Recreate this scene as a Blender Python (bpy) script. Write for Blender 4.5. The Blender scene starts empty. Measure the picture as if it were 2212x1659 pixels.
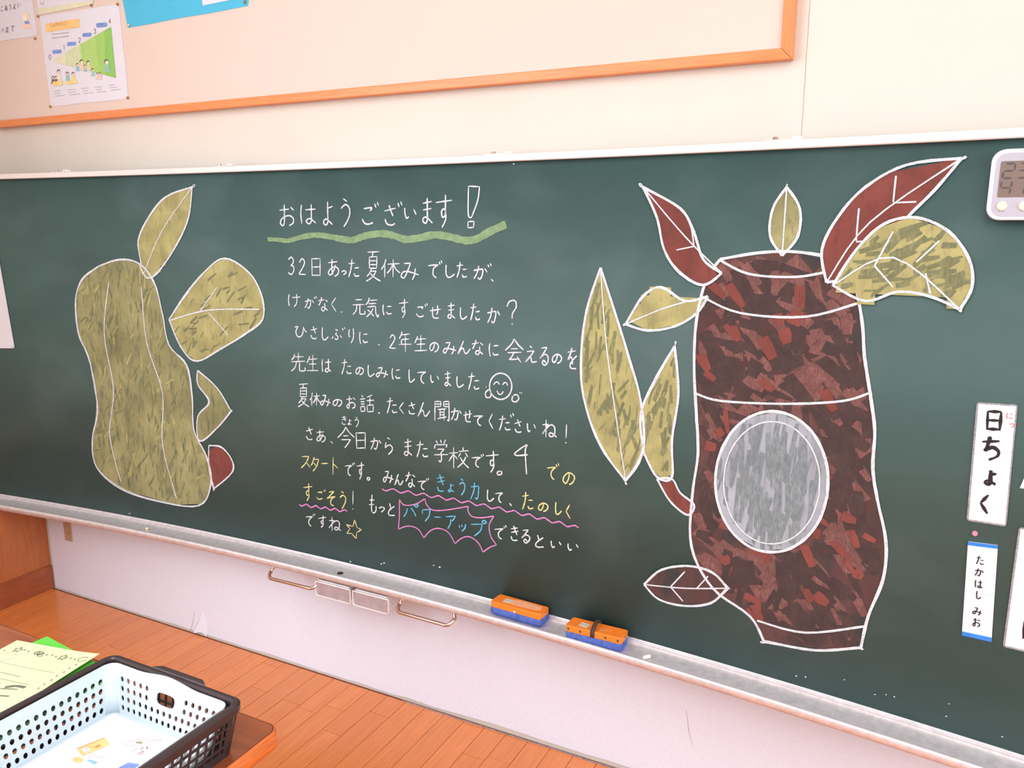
import bpy, math, random
from mathutils import Vector, Matrix
random.seed(7)
S = bpy.context.scene
C = S.collection

# ------------------------------------------------------------------ camera
YAW, PITCH, ROLL, FPX = -4.75624765e-01, -2.00475516e-01, -1.48032727e-03, 1748.18
CAM_Z = 1.474
_f = Vector((math.sin(YAW)*math.cos(PITCH), math.cos(YAW)*math.cos(PITCH), math.sin(PITCH)))
_r0 = Vector((math.cos(YAW), -math.sin(YAW), 0)); _u0 = _r0.cross(_f)
_r = _r0*math.cos(ROLL) + _u0*math.sin(ROLL)
_u = -_r0*math.sin(ROLL) + _u0*math.cos(ROLL)
cam_d = bpy.data.cameras.new('camera'); cam = bpy.data.objects.new('camera', cam_d); C.objects.link(cam)
cam_d.sensor_fit = 'HORIZONTAL'; cam_d.sensor_width = 36.0; cam_d.lens = FPX/2212*36.0
cam_d.clip_start = .02
_m = Matrix((( _r.x, _u.x, -_f.x, 0), (_r.y, _u.y, -_f.y, 0), (_r.z, _u.z, -_f.z, CAM_Z), (0, 0, 0, 1)))
cam.matrix_world = _m
S.camera = cam

# ------------------------------------------------------------------ world, light, exposure
S.view_settings.view_transform = 'Standard'; S.view_settings.look = 'None'
S.view_settings.exposure = 0.60; S.view_settings.gamma = 1.0; S.view_settings.use_curve_mapping = False
S.cycles.use_denoising = True
S.cycles.max_bounces = 8
w = bpy.data.worlds.new('daylight'); S.world = w; w.use_nodes = True
w.node_tree.nodes['Background'].inputs[0].default_value = (.85, .93, 1, 1)
w.node_tree.nodes['Background'].inputs[1].default_value = 1.0

def area(name, loc, rot, sx, sy, power, col):
    d = bpy.data.lights.new(name, 'AREA'); d.shape = 'RECTANGLE'; d.size = sx; d.size_y = sy
    d.energy = power; d.color = col
    o = bpy.data.objects.new(name, d); C.objects.link(o); o.location = loc; o.rotation_euler = rot
    return o
R = math.radians
area('window_light_left', (-3.02, -2.2, 1.85), (R(90), 0, R(-90)), 3.6, 1.7, 105, (.80, .92, 1))
area('window_light_right', (3.92, -1.4, 1.85), (R(90), 0, R(90)), 4.4, 1.7, 95, (.88, .95, 1))
for _x in (-1.6, .4, 2.4):
    area('ceiling_tube_light', (_x, -.9, 2.93), (0, 0, 0), .5, 3.2, 28, (.96, .97, 1))

# ------------------------------------------------------------------ materials
def lin(c):
    out = []
    for v in c[:3]:
        v = v/255.0
        out.append(v/12.92 if v <= .04045 else ((v+.055)/1.055)**2.4)
    return (out[0], out[1], out[2], 1)
def newmat(name):
    m = bpy.data.materials.new(name); m.use_nodes = True
    nt = m.node_tree; b = nt.nodes['Principled BSDF']
    return m, nt, b
def node(nt, t, **kw):
    n = nt.nodes.new(t)
    for k, v in kw.items(): setattr(n, k, v)
    return n
def coords(nt, scale=(1, 1, 1), kind='Object', rot=(0, 0, 0)):
    tc = node(nt, 'ShaderNodeTexCoord'); mp = node(nt, 'ShaderNodeMapping')
    mp.inputs['Scale'].default_value = scale; mp.inputs['Rotation'].default_value = rot
    nt.links.new(tc.outputs[kind], mp.inputs['Vector']); return mp.outputs[0]
def noise(nt, vec, scale=5, detail=4, rough=.6, dist=0):
    n = node(nt, 'ShaderNodeTexNoise'); n.inputs['Scale'].default_value = scale; n.inputs['Detail'].default_value = detail
    n.inputs['Roughness'].default_value = rough; n.inputs['Distortion'].default_value = dist
    nt.links.new(vec, n.inputs['Vector']); return n.outputs['Fac']
def ramp(nt, fac, stops):
    r = node(nt, 'ShaderNodeValToRGB'); e = r.color_ramp.elements
    while len(e) < len(stops): e.new(.5)
    for i, (p, c) in enumerate(stops):
        e[i].position = p; e[i].color = c if len(c) == 4 else lin(c)
    nt.links.new(fac, r.inputs[0]); return r.outputs[0]
def mix(nt, a, b, fac, mode='MIX'):
    n = node(nt, 'ShaderNodeMix', data_type='RGBA', blend_type=mode)
    for sock, v in ((n.inputs[6], a), (n.inputs[7], b), (n.inputs[0], fac)):
        if hasattr(v, 'links'): nt.links.new(v, sock)
        else: sock.default_value = v
    return n.outputs[2]
def bump(nt, b, h, strength=.2, dist=.002):
    n = node(nt, 'ShaderNodeBump'); n.inputs['Strength'].default_value = strength; n.inputs['Distance'].default_value = dist
    nt.links.new(h, n.inputs['Height']); nt.links.new(n.outputs[0], b.inputs['Normal'])
def plain(name, c, rough=.6, metal=0., var=.06, scale=40, bmp=0., spec=.5):
    m, nt, b = newmat(name); v = coords(nt)
    f = noise(nt, v, scale)
    lo = tuple(max(0, x*(1-var)) for x in c); hi = tuple(min(255, x*(1+var)) for x in c)
    nt.links.new(ramp(nt, f, [(.3, lo), (.7, hi)]), b.inputs['Base Color'])
    b.inputs['Roughness'].default_value = rough; b.inputs['Metallic'].default_value = metal
    b.inputs['Specular IOR Level'].default_value = spec
    if bmp: bump(nt, b, f, bmp)
    return m
def wood(name, c1, c2, axis='Y', rough=.3, per_object=.0, scale=9, stretch=.06, coat=0.):
    m, nt, b = newmat(name)
    sc = [1, 1, 1]; sc['XYZ'.index(axis)] = stretch
    v = coords(nt, tuple(sc))
    oi = node(nt, 'ShaderNodeObjectInfo')
    add = node(nt, 'ShaderNodeVectorMath', operation='ADD'); mul = node(nt, 'ShaderNodeMath', operation='MULTIPLY'); mul.inputs[1].default_value = 37.
    nt.links.new(oi.outputs['Random'], mul.inputs[0]); nt.links.new(v, add.inputs[0]); nt.links.new(mul.outputs[0], add.inputs[1])
    f = noise(nt, add.outputs[0], scale*6, 5, .6, .6)
    f2 = noise(nt, add.outputs[0], scale*30, 3, .6)
    col = ramp(nt, f, [(.3, c1), (.7, c2)])
    col = mix(nt, col, ramp(nt, f2, [(.4, tuple(x*.86 for x in c1)), (.6, c2)]), .3)
    if per_object:
        rr = ramp(nt, oi.outputs['Random'], [(0, (1-per_object, 1-per_object*1.15, 1-per_object*1.2, 1)), (1, (1, 1, 1, 1))])
        col = mix(nt, col, rr, 1.0, 'MULTIPLY')
    nt.links.new(col, b.inputs['Base Color']); b.inputs['Roughness'].default_value = rough
    b.inputs['Coat Weight'].default_value = coat; b.inputs['Coat Roughness'].default_value = .2
    bump(nt, b, f2, .05, .001)
    return m
BOARD_G = (56, 87, 85)
def board_mat():
    m, nt, b = newmat('green_board_enamel')
    v = coords(nt)
    big = noise(nt, coords(nt, (1.1, 1.1, 1.7)), 1.5, 6, .62, 1.2)
    smear = noise(nt, coords(nt, (1, 1, 1.6), rot=(0, .5, 0)), 2.2, 5, .5, .8)
    col = ramp(nt, big, [(.35, (54, 80, 78)), (.7, (61, 90, 87))])
    dust = ramp(nt, smear, [(.5, (0, 0, 0, 1)), (.85, (.14, .14, .14, 1))])
    col = mix(nt, col, lin((150, 168, 170)), dust)
    nt.links.new(col, b.inputs['Base Color'])
    r = ramp(nt, smear, [(.3, (.50, .50, .50, 1)), (.75, (.60, .60, .60, 1))])
    nt.links.new(r, b.inputs['Roughness']); b.inputs['Specular IOR Level'].default_value = .45
    fine = noise(nt, v, 900, 2); bump(nt, b, fine, .06, .0006)
    return m
def chalk_mat(name, c, cover=.42, dark=None, grain=700, stretch=(1, 1, 1), rot=0., var=.1, soft=.12):
    m, nt, b = newmat(name)
    v = coords(nt, stretch, rot=(0, rot, 0))
    f = noise(nt, v, grain, 3, .65)
    f2 = noise(nt, coords(nt), grain*.12, 3, .6, .5)
    body = ramp(nt, f2, [(.3, tuple(x*(1-var) for x in c)), (.7, tuple(min(255, x*(1+var*.6)) for x in c))])
    k = ramp(nt, f, [(cover-soft, (0, 0, 0, 1)), (cover+soft, (1, 1, 1, 1))])
    nt.links.new(mix(nt, lin(dark or BOARD_G), body, k), b.inputs['Base Color'])
    b.inputs['Roughness'].default_value = .9; b.inputs['Specular IOR Level'].default_value = .15
    bump(nt, b, f, .15, .0006)
    return m
M = {}
M['board'] = board_mat()
M['chalk_white'] = chalk_mat('white_chalk', (226, 230, 238), .38)
M['chalk_yellow'] = chalk_mat('yellow_chalk', (226, 220, 150), .38)
M['chalk_blue'] = chalk_mat('blue_chalk', (110, 190, 228), .38)
M['chalk_pink'] = chalk_mat('pink_chalk', (226, 142, 206), .38)
M['chalk_green'] = chalk_mat('green_chalk', (132, 160, 122), .30, grain=500)
M['fill_yellow'] = chalk_mat('yellow_chalk_block', (150, 148, 106), .38, (96, 106, 84), 60, (1, 1, .28), .18, .16, .10)
M['fill_yellow_bright'] = chalk_mat('bright_yellow_chalk_block', (168, 163, 112), .34, (124, 126, 92), 120, (1, 1, .22), -.05, .12, .12)
M['fill_brown'] = chalk_mat('brown_chalk_block', (92, 66, 64), .44, (62, 62, 62), 26, (1, 1, .5), .5, .2, .12)
M['fill_red'] = chalk_mat('red_brown_chalk_block', (126, 72, 66), .36, (98, 64, 60), 60, (1, 1, .3), .6, .12, .12)
M['fill_grey'] = chalk_mat('grey_white_chalk_block', (160, 167, 176), .34, (120, 130, 136), 60, (1, 1, .14), .04, .1, .14)
M['stroke_pink'] = chalk_mat('pale_brown_chalk_stroke', (128, 88, 84), .44, (92, 68, 66), 300, (1, 1, .3), .5, .14, .16)
M['stroke_dark'] = chalk_mat('dark_brown_chalk_stroke', (82, 62, 60), .46, (64, 60, 60), 260, (1, 1, .3), .5, .14, .16)
M['stroke_olive'] = chalk_mat('olive_chalk_gap', (134, 134, 98), .46, (104, 112, 86), 200, (1, 1, .3), .1, .14, .16)
M['stroke_yellow'] = chalk_mat('yellow_chalk_crumb', (206, 194, 110), .4, (120, 120, 76), 300, (1, 1, 1), .1, .1, .12)
M['stroke_grey'] = chalk_mat('grey_chalk_gap', (136, 145, 150), .46, (110, 122, 126), 200, (1, 1, .3), .05, .1, .14)
M['alu'] = plain('brushed_aluminium', (226, 222, 226), .34, .5, .05, 60)
M['alu_white'] = plain('white_enamelled_aluminium', (232, 226, 224), .35, .1, .02, 30)
M['steel'] = plain('polished_steel', (205, 190, 180), .14, 1., .03, 30)
M['wall'] = plain('cream_wall_paint', (218, 210, 200), .75, 0, .012, 3, .05)
M['wallpaper'] = plain('white_wall_covering', (230, 235, 253), .7, 0, .015, 220, .25)
M['ceiling'] = plain('white_ceiling_board', (235, 233, 228), .8, 0, .02, 30)
M['pin_fabric'] = plain('beige_felt', (222, 203, 193), .95, 0, .02, 700, .2)
M['frame_wood'] = wood('orange_pine', (226, 128, 72), (236, 150, 92), 'X', .35, scale=12, stretch=.05)
M['frame_wood_v'] = wood('orange_pine_upright', (226, 128, 72), (236, 150, 92), 'Z', .35, scale=12, stretch=.05)
M['floor'] = wood('varnished_floor_wood', (222, 128, 66), (230, 140, 76), 'Y', .24, .10, 5, .05, coat=.25)
M['floor_base'] = plain('dark_floor_gap', (120, 62, 40), .6)
M['side_wood'] = wood('brown_plywood', (176, 100, 52), (188, 110, 58), 'Z', .35, scale=5, stretch=.1, coat=.15)
M['base_wood'] = wood('scuffed_skirting_wood', (142, 74, 44), (170, 92, 56), 'Y', .35, scale=8, stretch=.1)
M['desk_top'] = wood('brown_desk_veneer', (136, 68, 38), (166, 92, 52), 'X', .28, scale=8, stretch=.05, coat=.3)
M['desk_edge'] = wood('orange_desk_edge', (190, 84, 34), (232, 132, 62), 'Y', .25, scale=9, stretch=.05, coat=.3)
M['desk_groove'] = plain('dark_groove', (70, 30, 22), .6)
M['leg_metal'] = plain('dark_painted_steel', (78, 66, 74), .5, .3)
M['black_plastic'] = plain('dark_brown_plastic', (52, 42, 44), .32, 0, .05, 30)
M['white_plastic'] = plain('pale_blue_white_plastic', (196, 212, 222), .35, 0, .01, 20)
M['paper'] = plain('white_paper', (222, 222, 232), .7, 0, .01, 30)
M['paper_yellow'] = plain('pale_yellow_paper', (214, 218, 178), .75, 0, .012, 30)
M['green_folder'] = plain('green_card', (96, 204, 70), .5, 0, .02, 20)
M['green_dark'] = plain('dark_green_card_gap_shade', (40, 92, 48), .5)  # also colours the shaded gaps in the folder stack
M['grey_sheet'] = plain('grey_clear_sheet', (190, 190, 196), .3)
M['cyan_paper'] = plain('sky_blue_paper', (74, 184, 220), .7, 0, .01, 20)
M['laminate'] = plain('clear_laminate', (150, 150, 158), .2, 0, .15, 200)
M['ink'] = plain('black_ink', (26, 22, 26), .6)
M['ink_soft'] = plain('faded_ink', (150, 128, 140), .7)
M['ink_brown'] = plain('brown_print', (170, 120, 100), .7)
M['ink_red'] = plain('red_ink', (214, 60, 70), .6)
M['ink_blue'] = plain('blue_band', (44, 130, 220), .5)
M['pencil'] = plain('pencil_grey', (150, 148, 122), .8)
M['pencil_dark'] = plain('pencil_dark', (110, 108, 96), .8)
M['print_orange'] = plain('orange_print', (246, 200, 130), .6, 0, .05, 60)
M['print_orange_deep'] = plain('deep_orange_print', (240, 130, 90), .6)
M['print_blue'] = plain('blue_print', (120, 150, 214), .6, 0, .1, 120)
M['print_cyan'] = plain('light_blue_print', (130, 190, 224), .6)
M['print_pink'] = plain('pink_print', (246, 206, 192), .7)
M['print_skin'] = plain('pale_print', (246, 226, 206), .7)
M['print_hair'] = plain('dark_hair_print', (110, 96, 92), .7)
M['print_teal'] = plain('teal_print', (150, 200, 190), .7)
M['print_yellow'] = plain('yellow_print', (240, 214, 130), .7)
for i, c in enumerate([(222, 222, 192), (206, 218, 176), (172, 210, 120), (160, 204, 108), (140, 196, 96)]):
    M['band%d' % i] = plain('green_print_tone_%s' % 'abcde'[i], c, .6, 0, .03, 60)
M['gold'] = plain('brass_tack', (176, 128, 70), .3, .8)
M['pin_white'] = plain('pearly_tack', (226, 214, 204), .3)
M['orange_plastic'] = plain('orange_plastic', (246, 132, 44), .35, 0, .03, 30)
M['dusty_orange'] = plain('chalk_dusted_orange', (240, 170, 130), .8, 0, .05, 120)
M['blue_cloth'] = plain('chalky_blue_cloth', (78, 102, 178), .85, 0, .16, 60, .2)
M['strap'] = plain('dusty_brown_strap', (74, 52, 48), .8, 0, .1, 60)
M['rivet'] = plain('green_grey_rivet', (84, 92, 60), .4, .3)
M['rivet_white'] = plain('white_rivet', (226, 224, 220), .4)
M['sticker'] = plain('worn_silver_sticker', (206, 200, 184), .4, 0, .1, 200)
M['therm_white'] = plain('white_plastic', (216, 218, 230), .4, 0, .01, 20)
M['therm_grey'] = plain('pale_grey_plastic', (180, 180, 194), .45, 0, .01, 20)
M['lcd'] = plain('brown_grey_display', (126, 112, 104), .25, 0, .04, 8)
M['lcd_digit'] = plain('display_segment', (78, 74, 76), .4)
M['button'] = plain('cream_button', (246, 226, 200), .4)
M['tape'] = plain('beige_tape', (190, 160, 130), .6, 0, .08, 60)
M['crack'] = plain('crack_brown', (190, 150, 120), .8)
M['black_hole'] = plain('black_cap', (40, 30, 34), .4)
M['filler'] = plain('grey_filler', (150, 140, 148), .8, 0, .2, 80)
M['pink_dot'] = plain('pink_magnet', (196, 140, 160), .4)
M['chalk_stick'] = plain('white_chalk_stick', (240, 236, 232), .9)
M['chalk_crumb'] = plain('yellow_chalk_stick', (240, 228, 160), .9)

# ------------------------------------------------------------------ helpers
def ray(x, y):
    return (_r*((x-1106)/FPX) - _u*((y-829.5)/FPX) + _f)
def on_z(x, y, z):
    r = ray(x, y); s = (z-CAM_Z)/r.z; p = r*s; return Vector((p.x, p.y, z))
def on_y(x, y, Y):
    r = ray(x, y); p = r*(Y/r.y); return Vector((p.x, Y, p.z+CAM_Z))
BY, BK, BX = 1.82796502, 3.88873602e-02, -1.51712873        # the chalkboard is slightly concave
BTOP, BBOT = CAM_Z+.138655, CAM_Z-1.031345
def on_board(x, y, d=0.):
    r = ray(x, y); Yb = BY-d
    A = BK*r.x**2; B = r.y-2*BK*r.x*BX; Cc = BK*BX*BX-Yb
    s = (-B+math.sqrt(B*B-4*A*Cc))/(2*A)
    return Vector((r.x*s, r.y*s, r.z*s+CAM_Z))
def bp(X, Z, d=0.):                                             # a point on the board, d metres in front of it
    sl = -2*BK*(X-BX); n = Vector((sl, -1, 0)).normalized()
    return Vector((X, BY-BK*(X-BX)**2, Z)) + n*d
class MB:
    def __init__(s): s.v = []; s.f = []
    def add(s, vs, fs):
        o = len(s.v); s.v += [tuple(v) for v in vs]; s.f += [tuple(i+o for i in f) for f in fs]; return s
    def box(s, x0, x1, y0, y1, z0, z1):
        vs = [(x, y, z) for z in (z0, z1) for y in (y0, y1) for x in (x0, x1)]
        return s.add(vs, [(0, 2, 3, 1), (4, 5, 7, 6), (0, 1, 5, 4), (2, 6, 7, 3), (0, 4, 6, 2), (1, 3, 7, 5)])
    def prism(s, pts, top, bot):                                # pts closed outline, mapped by top(p), bot(p)
        n = len(pts); vs = [top(p) for p in pts]+[bot(p) for p in pts]
        return s.add(vs, [tuple(range(n)), tuple(range(2*n-1, n-1, -1))]+[(i, i+n, (i+1) % n+n, (i+1) % n) for i in range(n)])
    def tube(s, path, r, n=10, closed=False):
        rings = []; P = [Vector(p) for p in path]; L = len(P)
        up = None
        for i in range(L):
            a = P[i-1] if (i > 0 or closed) else P[i]; b_ = P[(i+1) % L] if (i < L-1 or closed) else P[i]
            t = (b_-a).normalized()
            if up is None:
                up = Vector((0, 0, 1)) if abs(t.z) < .9 else Vector((1, 0, 0))
            side = t.cross(up).normalized(); up = side.cross(t).normalized()
            rings.append([P[i]+side*(r*math.cos(2*math.pi*k/n))+up*(r*math.sin(2*math.pi*k/n)) for k in range(n)])
        vs = [v for ring in rings for v in ring]; fs = []
        for i in range(L if closed else L-1):
            j = (i+1) % L
            for k in range(n): fs.append((i*n+k, i*n+(k+1) % n, j*n+(k+1) % n, j*n+k))
        if not closed: fs += [tuple(range(n))[::-1], tuple(range((L-1)*n, L*n))]
        return s.add(vs, fs)
    def cyl(s, base, axis, r, h, n=16, r2=None):
        axis = Vector(axis).normalized(); base = Vector(base)
        a = axis.orthogonal().normalized(); b_ = axis.cross(a); r2 = r if r2 is None else r2
        vs = [base+a*r*math.cos(2*math.pi*k/n)+b_*r*math.sin(2*math.pi*k/n) for k in range(n)]
        vs += [base+axis*h+a*r2*math.cos(2*math.pi*k/n)+b_*r2*math.sin(2*math.pi*k/n) for k in range(n)]
        return s.add(vs, [tuple(range(n))[::-1], tuple(range(n, 2*n))]+[(k, (k+1) % n, n+(k+1) % n, n+k) for k in range(n)])
    def build(s, name, mat, parent=None, smooth=False, bevel=0, seg=2):
        me = bpy.data.meshes.new(name); me.from_pydata(s.v, [], s.f); me.update()
        if isinstance(mat, str): mat = M[mat]
        me.materials.append(mat)
        o = bpy.data.objects.new(name, me); C.objects.link(o)
        if parent is not None: 
            o.parent = parent; o.matrix_parent_inverse = parent.matrix_world.inverted() if parent.type != 'EMPTY' else Matrix.Translation(-Vector(parent.location))
        if smooth:
            for p in me.polygons: p.use_smooth = True
        if bevel:
            b_ = o.modifiers.new('bevel', 'BEVEL'); b_.width = bevel; b_.segments = seg; b_.limit_method = 'ANGLE'
        return o
def tag(o, label=None, cat=None, group=None, kind=None):
    if label: o['label'] = label
    if cat: o['category'] = cat
    if group: o['group'] = group
    if kind: o['kind'] = kind
    return o
def thing(name, loc, label, cat, group=None):
    o = bpy.data.objects.new(name, None); C.objects.link(o); o.location = loc; o.empty_display_size = .05
    return tag(o, label, cat, group)
def smooth_path(pts, step=5):                                    # a doubled point is a corner
    segs = [[pts[0]]]
    for p in pts[1:]:
        if p == segs[-1][-1]: segs.append([p])
        else: segs[-1].append(p)
    out = []
    for sg in segs:
        n = len(sg)
        if n == 1: continue
        if n == 2: q = [sg[0], ((sg[0][0]+sg[1][0])/2, (sg[0][1]+sg[1][1])/2), sg[1]]
        else:
            q = []
            for i in range(n-1):
                p0 = sg[max(i-1, 0)]; p1 = sg[i]; p2 = sg[i+1]; p3 = sg[min(i+2, n-1)]
                for k in range(step):
                    t = k/step
                    q.append(tuple(.5*((2*p1[a])+(-p0[a]+p2[a])*t+(2*p0[a]-5*p1[a]+4*p2[a]-p3[a])*t*t+(-p0[a]+3*p1[a]-3*p2[a]+p3[a])*t**3) for a in (0, 1)))
            q.append(sg[-1])
        out.append(q)
    return out
def ribbon(mb, path, width, fn, taper=True, wf=None):            # path in surface units, fn maps (u, v) to 3D; a flat chalk or ink line
    P = [Vector(p) for p in path]; n = len(P); L = []; Rr = []
    for i in range(n):
        t = P[min(i+1, n-1)]-P[max(i-1, 0)]
        if t.length < 1e-9: t = Vector((1, 0))
        t.normalize(); nrm = Vector((-t.y, t.x))
        w_ = width*(wf(i/(n-1)) if wf else 1)
        if taper and (i == 0 or i == n-1): w_ *= .55
        w_ *= random.uniform(.86, 1.12)
        L.append(P[i]+nrm*w_/2); Rr.append(P[i]-nrm*w_/2)
    vs = [fn(p.x, p.y) for p in L]+[fn(p.x, p.y) for p in Rr]
    mb.add(vs, [(i, i+1, n+i+1, n+i) for i in range(n-1)])
def to_board(pts):                                               # photo pixels -> (X, Z) on the board
    out = []
    for p in pts:
        q = on_board(*p); out.append((q.x, q.z))
    return out
def board_line(mb, pts, width, d=.0010, taper=True, wf=None):
    for sg in smooth_path(pts): ribbon(mb, to_board(sg), width, lambda X, Z: bp(X, Z, d), taper, wf)
def board_fill(mb, pts, d, thick=.0003):
    q = []
    for sg in smooth_path(list(pts)+[pts[0]], 6): q += sg[:-1] if sg[-1] == sg[0] or True else sg
    Q = to_board(q); fill_xz(mb, Q, lambda X, Z: bp(X, Z, d)); return Q
from mathutils.geometry import tessellate_polygon
def fill_xz(mb, Q, fn, cuts=8):
    tri = tessellate_polygon([[Vector((a, b_, 0)) for a, b_ in Q]])
    mb.add([fn(a, b_) for a, b_ in Q], [t for t in tri])
def fill_grid(mb, Q, d, step=.02):
    """fill an outline on the curved board with small cells so that it follows the curve"""
    zs = [q[1] for q in Q]; xs = [q[0] for q in Q]; n = len(Q)
    z = min(zs); z1 = max(zs); rows = max(4, int((z1-z)/step)); dz = (z1-z)/rows
    def spans(zz):
        c = []
        for i in range(n):
            (xa, za), (xb, zb) = Q[i], Q[(i+1) % n]
            if (za <= zz < zb) or (zb <= zz < za): c.append(xa+(zz-za)/(zb-za)*(xb-xa))
        return sorted(c)
    for i in range(rows):
        a, b_ = z+i*dz, z+(i+1)*dz
        sa, sb = spans(a+1e-6), spans(b_-1e-6)
        if len(sa) != len(sb):
            sm = spans((a+b_)/2); sa = sb = sm
        for k in range(0, len(sa)-1, 2):
            m_ = max(1, int(max(sa[k+1]-sa[k], sb[k+1]-sb[k])/.06)+1)
            va = [bp(sa[k]+(sa[k+1]-sa[k])*j/m_, a, d) for j in range(m_+1)]
            vb = [bp(sb[k]+(sb[k+1]-sb[k])*j/m_, b_, d) for j in range(m_+1)]
            mb.add(va+vb, [(j, j+1, m_+2+j, m_+1+j) for j in range(m_)])
def inside(p, Q):
    x, y = p; r = False; n = len(Q)
    for i in range(n):
        (xa, ya), (xb, yb) = Q[i], Q[(i+1) % n]
        if (ya > y) != (yb > y) and x < (xb-xa)*(y-ya)/(yb-ya)+xa: r = not r
    return r

# ------------------------------------------------------------------ room shell
WY = 1.883; XL = -3.078
def struct(o): o['kind'] = 'structure'; return o
wall_back = struct(MB().box(-3.3, 4.1, WY, WY+.12, -.02, 3.0).build('wall_back', 'wall'))
mb = MB()                                                        # white covering sheet below the board, ragged at the floor
xs = [-3.066]; 
while xs[-1] < 4.0: xs.append(xs[-1]+random.uniform(.03, .09))
tearX = on_y(420, 1366, WY).x
low = []
for x in xs:
    z = .007+random.uniform(-.002, .003)+(.004 if x > -1.2 else 0)
    low.append((x, z))
zt = .46
for i in range(len(xs)-1):
    a, b_ = low[i], low[i+1]
    vs = [(a[0], WY-.003, a[1]), (b_[0], WY-.003, b_[1]), (b_[0], WY-.003, zt), (a[0], WY-.003, zt),
          (a[0], WY+.001, a[1]), (b_[0], WY+.001, b_[1])]
    mb.add(vs, [(0, 1, 2, 3), (0, 4, 5, 1)])
mb.add([(-3.066, WY-.003, .007), (-3.066, WY-.003, zt), (-3.066, WY+.001, zt), (-3.066, WY+.001, .007)], [(0, 1, 2, 3)])
o = mb.build('wall_covering', 'wallpaper', wall_back)
o = MB().add([Vector(on_y(417, 1367, WY-.014)), Vector(on_y(447, 1376, WY-.0045)), Vector(on_y(446, 1345, WY-.0038)), Vector(on_y(437, 1319, WY-.0036)), Vector(on_y(430, 1345, WY-.008)), Vector(on_y(436, 1366, WY-.008))],
         [(0, 5, 4), (5, 1, 2), (5, 2, 4), (4, 2, 3)]).build('torn_flap', 'wallpaper', wall_back)
o['label'] = 'torn corner of the white wall covering curling at the floor'
s_ = o.modifiers.new('thick', 'SOLIDIFY'); s_.thickness = .001
mb = MB()
ribbon(mb, [(tearX+.012, .085), (tearX+.004, .05), (tearX-.008, .02), (tearX-.018, .0)], .0016, lambda X, Z: Vector((X, WY-.0035, Z)))
mb.build('tear_gap', 'crack', wall_back)
mb = MB(); z = 1.634; pth = []
while z < 3.0: pth.append((-.274+random.uniform(-.0006, .0006), z)); z += .03
ribbon(mb, pth, .0011, lambda X, Z: Vector((X, WY-.0004, Z)), False)
mb.build('seam', 'crack', wall_back)
mb = MB(); p = on_y(1480, 1560, WY-.003); 
ribbon(mb, [(p.x, p.z+.035), (p.x+.006, p.z+.012), (p.x+.010, p.z-.02), (p.x+.022, p.z-.06)], .0012, lambda X, Z: Vector((X, WY-.0034, Z)))
mb.build('seam', 'crack', wall_back)
# white strip of grit where covering meets floor
floor = struct(MB().box(-3.3, 4.1, -6.1, WY+.1, -.06, -.004).build('floor', 'floor_base'))
PW = .0707; x = -1.0555-PW*29
pk = 0
while x < 1.25:
    y = -1.1+random.uniform(-.9, 0)
    ends = []
    while y < 1.872:
        y2 = min(y+.9, 1.873)
        ends.append((y, y2)); y = y2
    if abs(x+1.0555) < .01: ends = [(-1.1, -.06), (-.06, .841), (.841, 1.741), (1.741, 1.873)]
    if abs(x+1.0555+9*PW) < .012: ends = [(-1.1, -.09), (-.09, .809), (.809, 1.709), (1.709, 1.873)]
    for (ya, yb) in ends:
        if yb < -1.0: continue
        x0 = max(x, XL-.02)
        g = .0006
        mbp = MB()
        e = .0012
        vs = []
        for zz, k in ((-.004, 0), (-e*.8, 0), (0, e)):
            vs += [(x0+g+k, ya+g+k, zz), (x+PW-g-k, ya+g+k, zz), (x+PW-g-k, yb-g-k, zz), (x0+g+k, yb-g-k, zz)]
        fs = [(8, 9, 10, 11)]
        for a in (0, 4): fs += [(a+i, a+(i+1) % 4, a+4+(i+1) % 4, a+4+i) for i in range(4)]
        mbp.add(vs, fs); mbp.build('plank', 'floor', floor)
    x += PW
mb = MB()
ribbon(mb, [(-1.35+.05*i, 1.8715+random.uniform(-.0012, .0012)) for i in range(40)], .0045, lambda X, Y: Vector((X, Y, .0006)), False)
mb.build('filler_strip', 'filler', floor)
# left side wall: wooden dado, skirting, cream wall above
wall_left = struct(MB().box(-3.3, -3.2, -6.1, WY+.02, -.02, 3.0).build('wall_left', 'wall'))
MB().box(-3.2, XL-.004, -.6, WY-.001, .0, .40).build('wood_panel', 'side_wood', wall_left, bevel=.002)
bb = MB().box(XL-.012, XL+.004, -.6, WY-.004, .0, .101).build('baseboard_left', 'base_wood', bevel=.002); struct(bb)
struct(MB().box(4.0, 4.1, -6.1, WY+.02, -.02, 3.0).build('wall_right', 'wall'))
struct(MB().box(-3.3, 4.1, -6.2, -6.1, -.02, 3.0).build('wall_front', 'wall'))
struct(MB().box(-3.3, 4.1, -6.2, WY+.12, 3.0, 3.1).build('ceiling', 'ceiling'))
# beige strip on the white wall beside the dado
p0 = on_y(137, 1127, WY-.006); p1 = on_y(160, 1172, WY-.006)
o = MB().box(p0.x-.003, p0.x+.042, WY-.0065, WY-.0032, .355, .47).build('wall_strip', 'tape', bevel=.001)
o.location.z = 0
tag(o, 'short beige strip stuck on the white wall under the left end of the chalkboard', 'strip')
o.data.transform(Matrix.Translation((0, 0, p1.z-.355)))

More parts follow.
